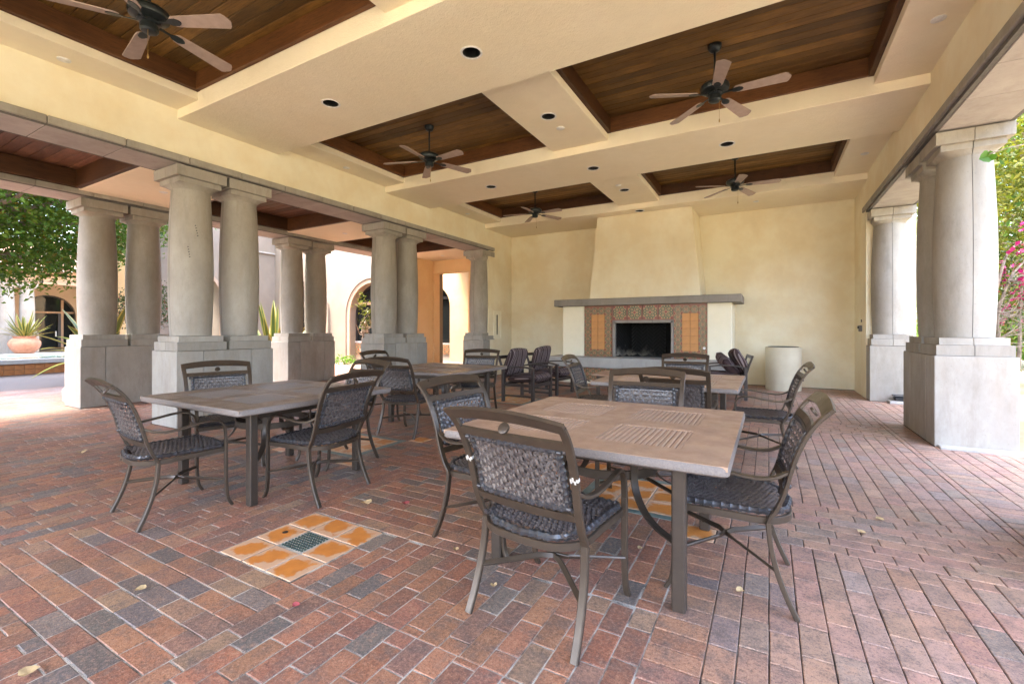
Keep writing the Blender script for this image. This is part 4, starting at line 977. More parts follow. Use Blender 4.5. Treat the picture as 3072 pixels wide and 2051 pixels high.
# ------------------------------------------------------------------ bin, cabinet, keypad, bait box
bn = thing('round_bin', 'cream round stucco bin standing by the back wall', 'bin', (0.28, 11.42, 0))
obj('body', MB().lathe([(0.335, 0.0), (0.338, 0.03), (0.338, 0.905), (0.330, 0.92), (0.30, 0.922), (0.295, 0.90), (0.295, 0.30), (0.0, 0.295)], 40, caps=False), 'stucco_bin', bn, smooth=True)
obj('lid_ring', MB().lathe([(0.292, 0.86), (0.292, 0.928), (0.27, 0.935), (0.19, 0.925), (0.185, 0.86)], 36, caps=False), 'black_plastic', bn, smooth=True)
fc = thing('extinguisher_cabinet', 'cream recessed fire extinguisher cabinet on the yellow wall', 'cabinet', (XL, 11.20, 1.435))
def fcp(nm, mt, y0, y1, z0, z1, x0, x1, c=0.003): return bx(nm, mt, x0, x1, y0, y1, z0, z1, fc, c)
fcp('frame', 'stucco_cream', -0.22, -0.17, -0.40, 0.40, -0.01, 0.018); fcp('frame', 'stucco_cream', 0.17, 0.22, -0.40, 0.40, -0.01, 0.018)
fcp('frame', 'stucco_cream', -0.169, 0.169, 0.35, 0.40, -0.01, 0.018); fcp('frame', 'stucco_cream', -0.169, 0.169, -0.40, -0.35, -0.01, 0.018)
dr = fcp('door', 'stucco_cream', -0.165, 0.165, -0.345, 0.345, -0.01, 0.012)
bx('window', 'window_glass', 0.013, 0.018, -0.05, 0.0, -0.285, 0.285, dr, 0.001)
kp = thing('wall_keypad', 'small grey keypad with a little plate above on the yellow return wall', 'keypad', (XR, 11.2, 1.36))
bx('box', 'grey_box', -0.045, 0.003, -0.055, 0.055, -0.10, 0.02, kp, 0.006); bx('cover', 'dark_frame', -0.062, -0.046, -0.045, 0.045, -0.045, 0.01, kp, 0.003)
bx('plate', 'dark_frame', -0.008, 0.003, -0.035, 0.035, 0.085, 0.135, kp, 0.002); bx('plate_button', 'white_enamel', -0.012, -0.009, -0.012, 0.012, 0.10, 0.118, kp)
bb = thing('bait_box', 'black plastic bait box on a small concrete slab at the pedestal foot', 'box', (2.02, 10.28, 0))
bx('slab', 'kerb_stone', -0.17, 0.20, -0.11, 0.11, 0.0, 0.05, bb, 0.006); bx('box', 'black_plastic', -0.10, 0.17, -0.075, 0.085, 0.051, 0.125, bb, 0.02); bx('lid', 'black_plastic', -0.11, 0.18, -0.085, 0.095, 0.126, 0.15, bb, 0.008)

# ------------------------------------------------------------------ ceiling fans, downlights, speakers
FM = {}
FM['canopy'] = MB().lathe([(0.03, -0.075), (0.058, -0.06), (0.072, -0.03), (0.075, 0.0)], 24).mesh('canopy', 'fan_metal', True)
FM['rod'] = MB().lathe([(0.013, -0.40), (0.013, -0.07)], 12).mesh('downrod', 'fan_metal', True)
FM['motor'] = MB().lathe([(0.03, 0.135), (0.05, 0.12), (0.055, 0.105), (0.125, 0.095), (0.15, 0.075), (0.155, 0.045), (0.145, 0.02), (0.11, 0.008), (0.09, 0.0)], 36).mesh('motor_housing', 'fan_metal', True)
FM['cup'] = MB().lathe([(0.085, 0.0), (0.088, -0.015), (0.062, -0.03), (0.068, -0.045), (0.068, -0.085), (0.055, -0.10), (0.02, -0.106)], 28).mesh('switch_cup', 'fan_metal', True)
bl = []; W0, W1 = 0.052, 0.072
outline = [(0.20, -W0 * 0.55), (0.225, -W0 * 0.95), (0.27, -W0 * 1.05), (0.70, -W1), (0.722, -W1 * 0.72), (0.728, -W1 * 0.5), (0.74, -W1 * 0.25), (0.745, 0), (0.74, W1 * 0.25), (0.728, W1 * 0.5), (0.722, W1 * 0.72), (0.70, W1), (0.27, W0 * 1.05), (0.225, W0 * 0.95), (0.20, W0 * 0.55)]
FM['blade'] = MB().prism(outline, -0.004, 0.004).mesh('blade', 'fan_blade')
iron = MB().prism([(0.08, -0.014), (0.17, -0.010), (0.20, -0.032), (0.255, -0.036), (0.285, -0.018), (0.295, 0), (0.285, 0.018), (0.255, 0.036), (0.20, 0.032), (0.17, 0.010), (0.08, 0.014)], -0.010, -0.0045)
FM['iron'] = iron.mesh('blade_iron', 'fan_metal')
FM['chain'] = MB().lathe([(0.0018, -0.30), (0.0018, -0.09)], 6).mesh('pull_chain', 'brass')
FM['bob'] = MB().lathe([(0.001, -0.345), (0.007, -0.335), (0.008, -0.32), (0.003, -0.30)], 10).mesh('chain_bob', 'brass', True)
def fan(x, y, a0, label):
    t = thing('ceiling_fan', label, 'ceiling fan', (x, y, ZP), 0, 'five-blade ceiling fans')
    link('canopy', FM['canopy'], t); link('downrod', FM['rod'], t); zb = -0.555
    link('motor_housing', FM['motor'], t, (0, 0, zb + 0.02)); link('switch_cup', FM['cup'], t, (0, 0, zb + 0.015))
    for k in range(5):
        b_ = link('blade', FM['blade'], t, (0, 0, zb + 0.005), (R(-12), R(2.5), R(a0 + 72 * k))); link('blade_iron', FM['iron'], b_)
    c_ = link('pull_chain', FM['chain'], t, (0.05, -0.03, zb)); link('chain_bob', FM['bob'], c_)
YS = [1.90, 5.645, 9.40]
fan(-4.69, 1.90, 25, 'ceiling fan cropped by the upper left corner, in the nearest coffer')
fan(-4.69, 5.65, 62, 'ceiling fan in the middle coffer on the courtyard side')
fan(-0.53, 5.63, -6, 'large-looking ceiling fan in the coffer at upper right')
fan(-4.69, 9.41, 60, 'ceiling fan in the far coffer, left of the chimney breast')
fan(-0.54, 9.41, -4, 'ceiling fan in the far coffer, right of the chimney breast')
DL = MB().lathe([(0.112, 0.0), (0.112, -0.006), (0.094, -0.007), (0.088, 0.003)], 32, caps=False).mesh('trim_ring', 'white_enamel', True)
DC = MB().lathe([(0.089, -0.003), (0.080, 0.06), (0.075, 0.12), (0.0, 0.121)], 32, caps=False).mesh('can', 'black_can', True)
DB = MB().lathe([(0.0, 0.075), (0.02, 0.079), (0.034, 0.098), (0.03, 0.118)], 16, caps=False).mesh('lamp', 'window_glass', True)
HOLE_AT = []
def downlight(x, y, z, label):
    t = thing('recessed_downlight', label, 'downlight', (x, y, z), 0, 'unlit black recessed downlights')
    link('trim_ring', DL, t); link('can', DC, t); link('lamp', DB, t); HOLE_AT.append((x, y, z))
def pierce():
    """cut the round openings for the downlights into the ceiling pieces"""
    for t in [o for o in ceil.children if o.name.split('.')[0] in ('beam', 'ceiling_band')]:
        d = t.dimensions; l = t.matrix_world.translation if False else t.location
        hits = [h for h in HOLE_AT if abs(h[0] - l[0]) < d[0] / 2 and abs(h[1] - l[1]) < d[1] / 2 and abs(h[2] - (l[2] - d[2] / 2)) < 0.02]
        if not hits: continue
        mb = MB()
        for h in hits: mb.lathe([(0.0895, -0.05), (0.0895, 0.13 if d[2] > 0.2 else 0.099)], 32, cx=h[0] - l[0], cy=h[1] - l[1])
        for i, (x, y, z) in enumerate(mb.v): mb.v[i] = (x, y, z + hits[0][2] - l[2])
        co = link('cutter', mb.mesh('cutter', 'black_can'), None, tuple(l)); m_ = t.modifiers.new('b', 'BOOLEAN'); m_.object = co; m_.operation = 'DIFFERENCE'; m_.solver = 'EXACT'
        bpy.context.view_layer.update(); dg = bpy.context.evaluated_depsgraph_get(); me = bpy.data.meshes.new_from_object(t.evaluated_get(dg))
        t.modifiers.clear(); t.data = me; bpy.data.objects.remove(co)
downlight(-2.60, 3.785, Z1, 'black downlight in the nearest beam, over the middle of the room')
downlight(-4.69, 3.785, Z1, 'black downlight in the nearest beam, towards the courtyard columns')
downlight(-0.54, 3.785, Z1, 'black downlight in the nearest beam, above the top edge of the picture')
downlight(-0.54, 7.53, Z1, 'black downlight in the second beam, towards the garden')
downlight(-2.63, 7.53, Z1, 'black downlight in the second beam, over the middle of the room')
downlight(-4.71, 7.53, Z1, 'black downlight in the second beam, towards the courtyard')
downlight(-2.63, 10.76, Z1, 'black downlight just in front of the chimney breast')
downlight(-2.61, 5.645, Z2, 'black downlight in the band between the two middle coffers')
downlight(-2.61, 9.40, Z2, 'black downlight in the band between the two far coffers')
pierce()
SP = MB().lathe([(0.058, 0.0), (0.058, -0.008), (0.05, -0.012), (0.0, -0.012)], 28, caps=False).mesh('ceiling_disc', 'white_enamel', True)
def disc(x, y, z, label):
    tag(link('ceiling_disc', SP, None, (x, y, z)), label, 'sprinkler cover', 'white round ceiling covers')
disc(-2.61, 6.06, Z2, 'white round cover beside the downlight between the two middle coffers')
disc(-6.60, 5.66, Z2, 'white round cover beside the middle coffer on the courtyard side')
disc(-6.60, 1.90, Z2, 'white round cover below the cropped corner fan')
disc(1.385, 5.66, Z2, 'white round cover at upper right beside the big coffer')
disc(1.387, 9.40, Z2, 'white round cover beside the far coffer on the garden side')
disc(-2.63, 9.03, Z2, 'white round cover next to the downlight between the far coffers')
disc(-6.57, 9.40, Z2, 'white round cover beside the far coffer on the courtyard side')
disc(-0.23, 11.22, Z1, 'white round cover right of the chimney breast top')
for y, s_ in ((3.74, 'nearest band'), (7.45, 'second band'), (11.16, 'last band by the orange passage')):
    disc(-8.74, y, 3.575, 'white round cover in the loggia ceiling on the ' + s_)

# ------------------------------------------------------------------ courtyard buildings
def arch_wall(u0, u1, z1, holes, mapf, depth, z0=0.0):
    """wall in (u,z) with arched holes (uc,r,zbase,zspring); depth = reveal thickness. mapf(u,z,d) -> xyz"""
    mb = MB(); cur = u0
    def quad(*p): mb.add([mapf(*q) for q in p], [(0, 1, 2, 3)])
    for (uc, r, zb, zs) in holes:
        quad((cur, z0, 0), (uc - r, z0, 0), (uc - r, z1, 0), (cur, z1, 0)); n = 20
        if zb > z0: quad((uc - r, z0, 0), (uc + r, z0, 0), (uc + r, zb, 0), (uc - r, zb, 0))
        arc = [(uc - r * math.cos(math.pi * i / n), zs + r * math.sin(math.pi * i / n)) for i in range(n + 1)]
        for a, b_ in zip(arc, arc[1:]): quad((a[0], a[1], 0), (b_[0], b_[1], 0), (b_[0], z1, 0), (a[0], z1, 0))
        loop = [(uc - r, zb)] + arc + [(uc + r, zb)]
        for a, b_ in zip(loop, loop[1:]): quad((a[0], a[1], 0), (a[0], a[1], depth), (b_[0], b_[1], depth), (b_[0], b_[1], 0))
        quad((uc - r, zb, 0), (uc + r, zb, 0), (uc + r, zb, depth), (uc - r, zb, depth)); cur = uc + r
    quad((cur, z0, 0), (u1, z0, 0), (u1, z1, 0), (cur, z1, 0))
    quad((u0, z1, 0), (u1, z1, 0), (u1, z1, depth), (u0, z1, depth)); quad((u0, z0, 0), (u0, z1, 0), (u0, z1, depth), (u0, z0, depth)); quad((u1, z0, 0), (u1, z0, depth), (u1, z1, depth), (u1, z1, 0))
    return mb
def arc_band(uc, r0, r1, zb, zs, mapf, d0, d1, n=20):
    mb = MB(); P = []
    for r in (r0, r1): P.append([(uc - r, zb)] + [(uc - r * math.cos(math.pi * i / n), zs + r * math.sin(math.pi * i / n)) for i in range(n + 1)] + [(uc + r, zb)])
    m_ = len(P[0]); v = [mapf(*P[k][i], d) for d in (d0, d1) for k in (0, 1) for i in range(m_)]; f = []
    for i in range(m_ - 1): f += [(2 * m_ + i, 2 * m_ + i + 1, 3 * m_ + i + 1, 3 * m_ + i), (i, m_ + i, m_ + i + 1, i + 1), (i, i + 1, 2 * m_ + i + 1, 2 * m_ + i), (m_ + i, 3 * m_ + i, 3 * m_ + i + 1, m_ + i + 1)]
    return mb.add(v, f)
def arch_pane(uc, r, zb, zs, mapf, d, n=20):
    pts = [(uc - r, zb)] + [(uc - r * math.cos(math.pi * i / n), zs + r * math.sin(math.pi * i / n)) for i in range(n + 1)] + [(uc + r, zb)]
    v = [mapf(a, b_, d) for a, b_ in pts] + [mapf(a, b_, d + 0.01) for a, b_ in pts]; k = len(pts)
    return MB().add(v, [tuple(range(k)), tuple(range(2 * k - 1, k - 1, -1))] + [(i, k + i, k + (i + 1) % k, (i + 1) % k) for i in range(k)])
def arch_window(t, uc, r, zb, zs, mapf, d, trans, mull, tilez=None, door=False, trim='timber_trim'):
    """glazed arch unit: panes, surrounding frame, transom and mullions"""
    wn = obj('door' if door else 'window', arch_pane(uc, r, zb, zs, mapf, d + 0.05), 'window_glass', t)
    obj('frame', arc_band(uc, r - 0.07, r, zb, zs, mapf, d - 0.02, d + 0.04), 'dark_frame', wn)
    def bar(nm, mt, ua, ub, za, zc, da=0.03, db=0.04):
        v = [mapf(u, z, dd) for dd in (d - da, d + db) for u, z in ((ua, za), (ub, za), (ub, zc), (ua, zc))]
        obj(nm, MB().add(v, [(0, 1, 2, 3), (7, 6, 5, 4), (0, 4, 5, 1), (1, 5, 6, 2), (2, 6, 7, 3), (3, 7, 4, 0)]), mt, wn)
    bar('transom', trim, uc - r + 0.02, uc + r - 0.02, trans - 0.05, trans + 0.05)
    for u in mull: bar('mullion', trim, u - 0.05, u + 0.05, zb, zs + math.sqrt(max(0.0, (r - 0.05) ** 2 - (u - uc) ** 2)), 0.032, 0.042)
    if door:
        for u in (uc - 0.5, uc + 0.5): bar('door_stile', 'dark_frame', u - 0.06, u + 0.06, zb, trans - 0.05, 0.034, 0.03)
        bar('door_rail', 'dark_frame', uc - 0.5, uc + 0.5, zb, zb + 0.22, 0.033, 0.03); bar('handle', 'white_enamel', uc + 0.33, uc + 0.37, 0.9, 1.2, 0.07, 0.0)
    bar('sill', 'coping', uc - r, uc + r, zb - 0.05, zb + 0.02, 0.06, 0.04)
# facade with two arches at the end of the courtyard
mf = lambda u, z, d: (u, 12.30 + d, z)
fa = thing('courtyard_facade', 'pale stucco facade with tall arched windows beyond the agave', 'building', (0, 0, 0))
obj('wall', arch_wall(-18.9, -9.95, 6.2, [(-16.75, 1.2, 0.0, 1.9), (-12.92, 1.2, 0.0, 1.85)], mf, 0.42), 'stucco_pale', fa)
for uc, zs in ((-16.75, 1.9), (-12.92, 1.85)):
    obj('arch_moulding', arc_band(uc, 1.2, 1.36, 0, zs, mf, 0.0, -0.05), 'stucco_peach', fa); obj('arch_moulding', arc_band(uc, 1.362, 1.45, 0, zs, mf, 0.0, -0.09), 'stucco_pale', fa)
    arch_window(fa, uc, 1.2, 0.83, zs, mf, 0.28, 2.3, (uc - 0.25, uc + 0.6))
    for i in range(12):
        for j in range(2): o = link('tile', mts, fa, (uc - 1.12 + i * 0.2, 12.55, 0.42 + j * 0.2)); o.scale = (1.36, 1, 1.36)
    obj('tile_backing', MB().box(uc - 1.2, uc + 1.2, 12.565, 12.7, 0.0, 0.80), 'stucco_peach', fa)
# side wall turning towards the camera
mg = lambda u, z, d: (-18.88 - d, u, z)
sw = thing('courtyard_side_wall', 'pale stucco wall with a small arch, seen between the front columns', 'building', (0, 0, 0))
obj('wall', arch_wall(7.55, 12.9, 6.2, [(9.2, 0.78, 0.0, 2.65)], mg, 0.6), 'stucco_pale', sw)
obj('arch_moulding', arc_band(9.2, 0.78, 0.9, 0, 2.65, mg, 0.0, -0.06), 'stucco_peach', sw); obj('ledge', MB().box(-18.89, -18.8, 10.2, 12.28, 4.55, 4.62, 0.01), 'concrete', sw)
obj('passage_wall', MB().box(-21.5, -21.4, 7, 12.9, 0, 6.0), 'stucco_orange', sw)
# orange passage at the loggia's end
pg = thing('passage_portal', 'orange stucco portal at the end of the loggia', 'portal', (0, 0, 0))
obj('wall', MB().box(-10.15, -9.80, 10.95, 12.29, -0.02, 4.3, 0.006), 'stucco_orange', pg)
obj('wall', MB().box(-9.798, -9.75, 12.0, 12.30, -0.02, 3.17, 0.006).box(-8.36, -7.39, 12.0, 12.30, -0.02, 3.17, 0.006), 'stucco_orange', pg)
obj('header', MB().box(-9.799, -7.388, 11.998, 12.302, 3.172, 4.3, 0.006), 'stucco_orange', pg)
mp_ = lambda u, z, d: (u, 14.80 + d, z)
pw = thing('passage_back_wall', 'orange lit wall with a dark arched window inside the passage', 'wall', (0, 0, 0))
obj('wall', arch_wall(-14.0, -7.0, 4.4, [(-12.08, 0.86, 0.0, 2.25)], mp_, 0.4), 'stucco_orange', pw)
arch_window(pw, -12.08, 0.86, 0.72, 2.25, mp_, 0.10, 2.6, (), trim='dark_frame')
for i in range(8):
    for j in range(2): o = link('tile', mts, pw, (-12.85 + i * 0.21, 14.82, 0.39 + j * 0.2)); o.scale = (1.38, 1, 1.36)
obj('tile_backing', MB().box(-12.94, -11.22, 14.835, 14.95, 0, 0.70), 'coping', pw)
obj('side_wall', MB().box(-7.2, -7.0, 12.5, 14.8, 0, 4.3), 'stucco_orange', pw)
pf = obj('passage_floor', MB().box(-14, -7, 12.2, 14.8, -0.03, -0.002), 'courtyard_paving'); tag(pf, kind='structure')
# far arcade building
mh = lambda u, z, d: (-34.7 - d, u, z)
fb = thing('arcade_building', 'low peach building with an arcade and arched glass doors across the courtyard', 'building', (0, 0, 0))
obj('wall', arch_wall(-14, 16, 4.4, [(1.9, 1.15, 0.0, 2.05), (5.6, 1.15, 0.0, 2.05), (9.35, 1.15, 0.0, 2.05)], mh, 0.4), 'stucco_peach', fb)
for uc in (1.9, 5.6, 9.35): arch_window(fb, uc, 1.15, 0.05, 2.05, mh, 0.2, 2.25, (uc - 0.62, uc + 0.62), door=True)
obj('lintel', MB().box(-31.25, -30.55, -14, 16, 3.5, 3.62, 0.01).box(-31.2, -30.6, -14, 16, 3.622, 4.2, 0.01), 'stucco_peach', fb)
obj('arcade_ceiling', MB().box(-34.7, -30.6, -14, 16, 3.9, 4.0), 'stucco_peach', fb)
rr = obj('roof', MB().add([(-29.9, -14, 4.15), (-29.9, 16, 4.15), (-36, 16, 6.2), (-36, -14, 6.2), (-29.9, -14, 4.3), (-29.9, 16, 4.3), (-36, 16, 6.35), (-36, -14, 6.35)], [(0, 1, 2, 3), (4, 5, 6, 7), (0, 1, 5, 4), (1, 2, 6, 5), (2, 3, 7, 6), (3, 0, 4, 7)]), 'roof_tile', fb)
for i in range(24): bx('rafter_tail', 'timber_trim', -30.62, -29.95, -13 + i * 1.2, -12.88 + i * 1.2, 4.0, 4.14, rr)
for y, s_ in ((3.55, 'cut by the picture edge'), (7.25, 'behind the big terracotta pot'), (10.95, 'hidden behind the near columns')):
    t = pair(-30.9, y, 'far pale column pair of the arcade ' + s_)
# raised pool
pl = thing('raised_pool', 'raised courtyard pool with orange tile sides and white coping', 'pool', (-20.6, 2.0, 0))
bx('shell', 'dark_joint', -1.97, 1.97, -5.0, 4.9, 0.0, 0.30, pl)
for (a, b_, c_, d_) in ((1.72, 2.06, -5.1, 5.0), (-2.06, -1.72, -5.1, 5.0), (-1.718, 1.718, 4.66, 5.0), (-1.718, 1.718, -5.1, -4.76)): bx('coping', 'coping', a, b_, c_, d_, 0.31, 0.44, pl, 0.015)
bx('water', 'water', -1.719, 1.719, -4.76, 4.66, 0.25, 0.40, pl)
ptm = MB().box(-0.012, 0.012, -0.102, 0.102, -0.072, 0.072, 0.004).mesh('tile', 'pool_tile')
for i in range(47):
    for j in range(2): link('tile', ptm, pl, (1.983, -4.9 + i * 0.209, 0.077 + j * 0.152))
sl_ = obj('planter_step', MB().box(-31.4, -29.2, 2.8, 8.15, 0.0, 0.17, 0.015), 'kerb_stone'); tag(sl_, 'low concrete step under the terracotta pot', 'step')

# ------------------------------------------------------------------ plants
def leafmesh(name, P, size, mat, seed=0, aspect=0.5, upbias=0.4):
    r_ = np.random.default_rng(seed); n = len(P); P = np.asarray(P)
    d = r_.normal(size=(n, 3)); d /= np.linalg.norm(d, axis=1)[:, None]
    N = r_.normal(size=(n, 3)); N[:, 2] = np.abs(N[:, 2]) + upbias; t = np.cross(d, N); t /= np.linalg.norm(t, axis=1)[:, None] + 1e-9
    s = (size * r_.uniform(0.65, 1.25, n))[:, None]; k = np.cross(t, d) * s * 0.12
    v = np.stack([P - d * s * 0.5, P + t * s * aspect * 0.5 + k, P + d * s * 0.5, P - t * s * aspect * 0.5 + k], 1).reshape(-1, 3)
    me = bpy.data.meshes.new(name); me.vertices.add(4 * n); me.vertices.foreach_set('co', v.ravel())
    me.loops.add(4 * n); me.loops.foreach_set('vertex_index', np.arange(4 * n)); me.polygons.add(n); me.polygons.foreach_set('loop_start', np.arange(0, 4 * n, 4)); me.polygons.foreach_set('loop_total', np.full(n, 4))
    at = me.attributes.new('Rnd', 'FLOAT', 'FACE'); at.data.foreach_set('value', r_.random(n)); me.materials.append(MAT[mat]); me.update(calc_edges=True); return me
def clumps(cen, rad, ncl, per, cr, seed, shell=0.55, flat=0.7):
    r_ = np.random.default_rng(seed); out = []
    while len(out) < ncl:
        q = r_.uniform(-1, 1, 3); l = np.linalg.norm(q)
        if shell < l < 1: out.append(q * np.asarray(rad) + np.asarray(cen))
    Pt = np.concatenate([c + r_.normal(size=(per, 3)) * np.array([cr, cr, cr * flat]) for c in out]); return Pt, out
def tube(mb, pts, r0, r1, n=7):
    m_ = len(pts); rr = [r0 + (r1 - r0) * i / (m_ - 1) for i in range(m_)]; mb.sweep(pts, rr, rr, (0.2, 0.3, 0.9), round_=n)
def wobble(a, b_, n, amp, r_):
    a, b_ = Vector(a), Vector(b_); return [a.lerp(b_, i / n) + (Vector((r_.uniform(-1, 1), r_.uniform(-1, 1), r_.uniform(-1, 1))) * amp if 0 < i < n else Vector()) for i in range(n + 1)]
def tree(name, label, base, top, cen, rad, ncl, per, cr, size, mat, seed, shell=0.4, nl=9, r0=0.22, asp=0.5, filt=None):
    r_ = random.Random(seed); t = thing(name, label, 'tree', base)
    P, cl = clumps(cen, rad, ncl, per, cr, seed, shell)
    if filt: P = P[filt(P)]
    tr_ = MB(); tube(tr_, wobble((0, 0, 0), Vector(top) - Vector(base), 6, 0.12, r_), r0, r0 * 0.55)
    obj('trunk', tr_, 'bark', t, smooth=True)
    lm = MB()
    for c in r_.sample(cl, min(nl, len(cl))): tube(lm, wobble(Vector(top) - Vector(base), Vector(c.tolist()) - Vector(base), 6, 0.18, r_), r0 * 0.4, 0.015, 6)
    o = obj('limbs', lm, 'bark', t, smooth=True); o['kind'] = 'stuff'
    o = link('crown', leafmesh('crown', P - np.asarray(base), size, mat, seed, asp), t); o['kind'] = 'stuff'; return t
tree('courtyard_tree', 'leafy green tree hanging over the courtyard pool', (-16.6, 1.3, 0), (-17.0, 2.2, 3.4), (-17.6, 2.9, 6.1), (5.3, 5.2, 3.6), 2300, 62, 0.36, 0.135, 'leaf_green', 3, 0.2, 40, 0.26)  # crown enlarged upward out of view to shade the courtyard
tree('garden_tree', 'yellow-green feathery tree beyond the garden columns', (6.6, 15.0, 0), (6.4, 14.8, 3.2), (6.2, 14.2, 4.4), (3.9, 3.6, 3.7), 1000, 56, 0.34, 0.13, 'leaf_yellow', 5, 0.25, 26, 0.16, 0.42)
tree('garden_tree', 'darker green tree behind the feathery yellow one', (10.5, 24.0, 0), (10.3, 23.5, 4.0), (8.5, 23.0, 4.5), (6.0, 4.0, 4.4), 620, 46, 0.5, 0.2, 'leaf_green', 8, 0.3, 12, 0.25)
tree('bougainvillea_tree', 'small red-flowered shrub tree against the pale courtyard wall', (-15.2, 6.1, 0), (-15.2, 6.2, 1.3), (-15.3, 6.25, 1.95), (1.05, 1.05, 0.62), 120, 26, 0.13, 0.075, 'leaf_shrub', 11, 0.2, 14, 0.05)
tree('window_shrub', 'bright yellow-green shrub in front of the arched window', (-12.2, 11.2, 0), (-12.2, 11.2, 1.1), (-12.2, 11.2, 1.9), (0.2, 0.2, 0.62), 18, 16, 0.09, 0.085, 'leaf_yellow', 13, 0.1, 8, 0.03)
o = thing('ground_shrub', 'low green plant at the foot of the pale facade', 'shrub', (-13.75, 11.7, 0))
P, _ = clumps((0, 0, 0.16), (0.5, 0.3, 0.16), 24, 18, 0.07, 17, 0.0); q = link('foliage', leafmesh('foliage', P, 0.07, 'leaf_bright', 17), o); q['kind'] = 'stuff'
q = MB(); [tube(q, wobble((0, 0, 0), (random.uniform(-.35, .35), random.uniform(-.2, .2), 0.2), 3, 0.02, random), 0.012, 0.004, 5) for _ in range(6)]; obj('stem', q, 'bark', o)
hd = thing('hedge', 'dark green hedge at the back of the garden', 'hedge', (7, 30, 0))
P, _ = clumps((0, 0, 0.9), (9, 0.9, 1.1), 260, 34, 0.35, 19, 0.0); q = link('foliage', leafmesh('foliage', P, 0.22, 'leaf_green', 19), hd); q['kind'] = 'stuff'
def blade_strip(mb, vals, base, dirv, length, w_, droop, rise):
    d = Vector(dirv).normalized(); sd = d.cross(Vector((0, 0, 1))).normalized(); n = 9; rows = []
    for i in range(n + 1):
        t = i / n; p = Vector(base) + d * length * t * math.cos(rise) * (1 - 0.12 * droop * t) + Vector((0, 0, 1)) * (length * t * math.sin(rise) - droop * length * 0.55 * t * t)
        ww = w_ * (0.45 + 1.1 * t) * (1 - t ** 2.2) + 0.002; fold = Vector((0, 0, -0.25 * ww))
        rows.append([p - sd * ww, p - sd * ww * 0.55 + fold, p + fold * 1.3, p + sd * ww * 0.55 + fold, p + sd * ww])
    v = [q for r in rows for q in r]; f = []
    for i in range(n):
        for k in range(4): f.append((i * 5 + k, i * 5 + k + 1, i * 5 + 6 + k, i * 5 + 5 + k)); vals.append(0.85 if k in (0, 3) else 0.15)
    mb.add(v, f)
def rosette(name, label, base, n, length, w_, seed, up=(0.35, 1.35), stem=0.0, droop=(0.2, 0.8)):
    r_ = random.Random(seed); t = thing(name, label, 'plant', base)
    for i in range(n):
        a = 2.39996 * i + r_.uniform(-.2, .2); k = i / n; rise = up[0] + (up[1] - up[0]) * k + r_.uniform(-.12, .12); mb = MB(); vals = []
        blade_strip(mb, vals, (0.06 * math.cos(a), 0.06 * math.sin(a), stem), (math.cos(a), math.sin(a), 0), length * r_.uniform(0.8, 1.1), w_ * r_.uniform(.85, 1.15), droop[1] + (droop[0] - droop[1]) * k, rise)
        me = mb.mesh('leaf', 'variegated', True, fix=False); at = me.attributes.new('Rnd', 'FLOAT', 'FACE'); at.data.foreach_set('value', vals); link('leaf', me, t)
    obj('stem', MB().lathe([(0.11, 0), (0.09, stem * 0.7 + 0.02), (0.05, stem + 0.08)], 12), 'bark', t, smooth=True); return t
rosette('variegated_agave', 'large drooping variegated agave beside the outer column pedestal', (-13.2, 4.45, 0), 22, 1.6, 0.10, 21, (0.15, 1.1), 0.62, (0.3, 0.85))
rosette('variegated_agave', 'upright variegated agave behind the second outer column pedestal', (-12.9, 8.35, 0), 28, 1.95, 0.105, 22, (0.5, 1.42), 0.35, (0.05, 0.35))
rosette('pot_agave', 'yellow-striped agave growing in the terracotta pot', (-29.85, 7.25, 0.86), 30, 1.35, 0.075, 23, (0.45, 1.45), 0.0, (0.08, 0.4))
pt = thing('terracotta_pot', 'big round terracotta pot on the low step', 'pot', (-29.85, 7.25, 0.172))
obj('body', MB().lathe([(0.26, 0.0), (0.30, 0.02), (0.46, 0.22), (0.54, 0.42), (0.53, 0.56), (0.44, 0.68), (0.36, 0.73), (0.37, 0.77), (0.42, 0.80), (0.41, 0.82), (0.34, 0.80), (0.32, 0.72), (0.0, 0.70)], 36, caps=False), 'terracotta', pt, smooth=True)
# bougainvillea climbing by the garden column
bv = thing('bougainvillea', 'magenta bougainvillea climbing beside the pale garden column', 'vine', (2.46, 7.8, 0))
r_ = random.Random(31)
stems = [[(0, 0, 0), (-0.03, 0.02, 0.6), (-0.05, -0.03, 1.15), (-0.06, -0.02, 1.55), (0.02, 0.02, 1.95), (0.12, 0.1, 2.25), (0.3, 0.3, 2.4)], [(0.03, 0.04, 0), (0.06, 0.06, 0.8), (0.0, 0.03, 1.4), (0.12, 0.08, 1.9), (0.3, 0.2, 2.15)], [(0.1, 0.1, 0), (0.28, 0.3, 0.9), (0.33, 0.42, 1.6), (0.42, 0.5, 2.3)]]
for s_ in stems:
    mb = MB(); pts = smooth_pts(s_, 16); tube(mb, pts, 0.028, 0.010, 7); obj('stem', mb, 'bark', bv, smooth=True)
tw = MB(); tips = []
for i in range(95):
    a = Vector(r_.choice(stems)[r_.randint(2, 3)]); b_ = a + Vector((r_.uniform(-0.05, 0.75), r_.uniform(-0.2, 0.8), r_.uniform(-0.45, 0.6))); tube(tw, wobble(a, b_, 4, 0.05, r_), 0.006, 0.002, 5); tips.append(b_)
o = obj('twigs', tw, 'bark', bv); o['kind'] = 'stuff'
P = np.array([np.array(t_) + rng.normal(size=3) * 0.10 for t_ in tips for _ in range(14)]); o = link('foliage', leafmesh('foliage', P, 0.055, 'leaf_shrub', 33), bv); o['kind'] = 'stuff'
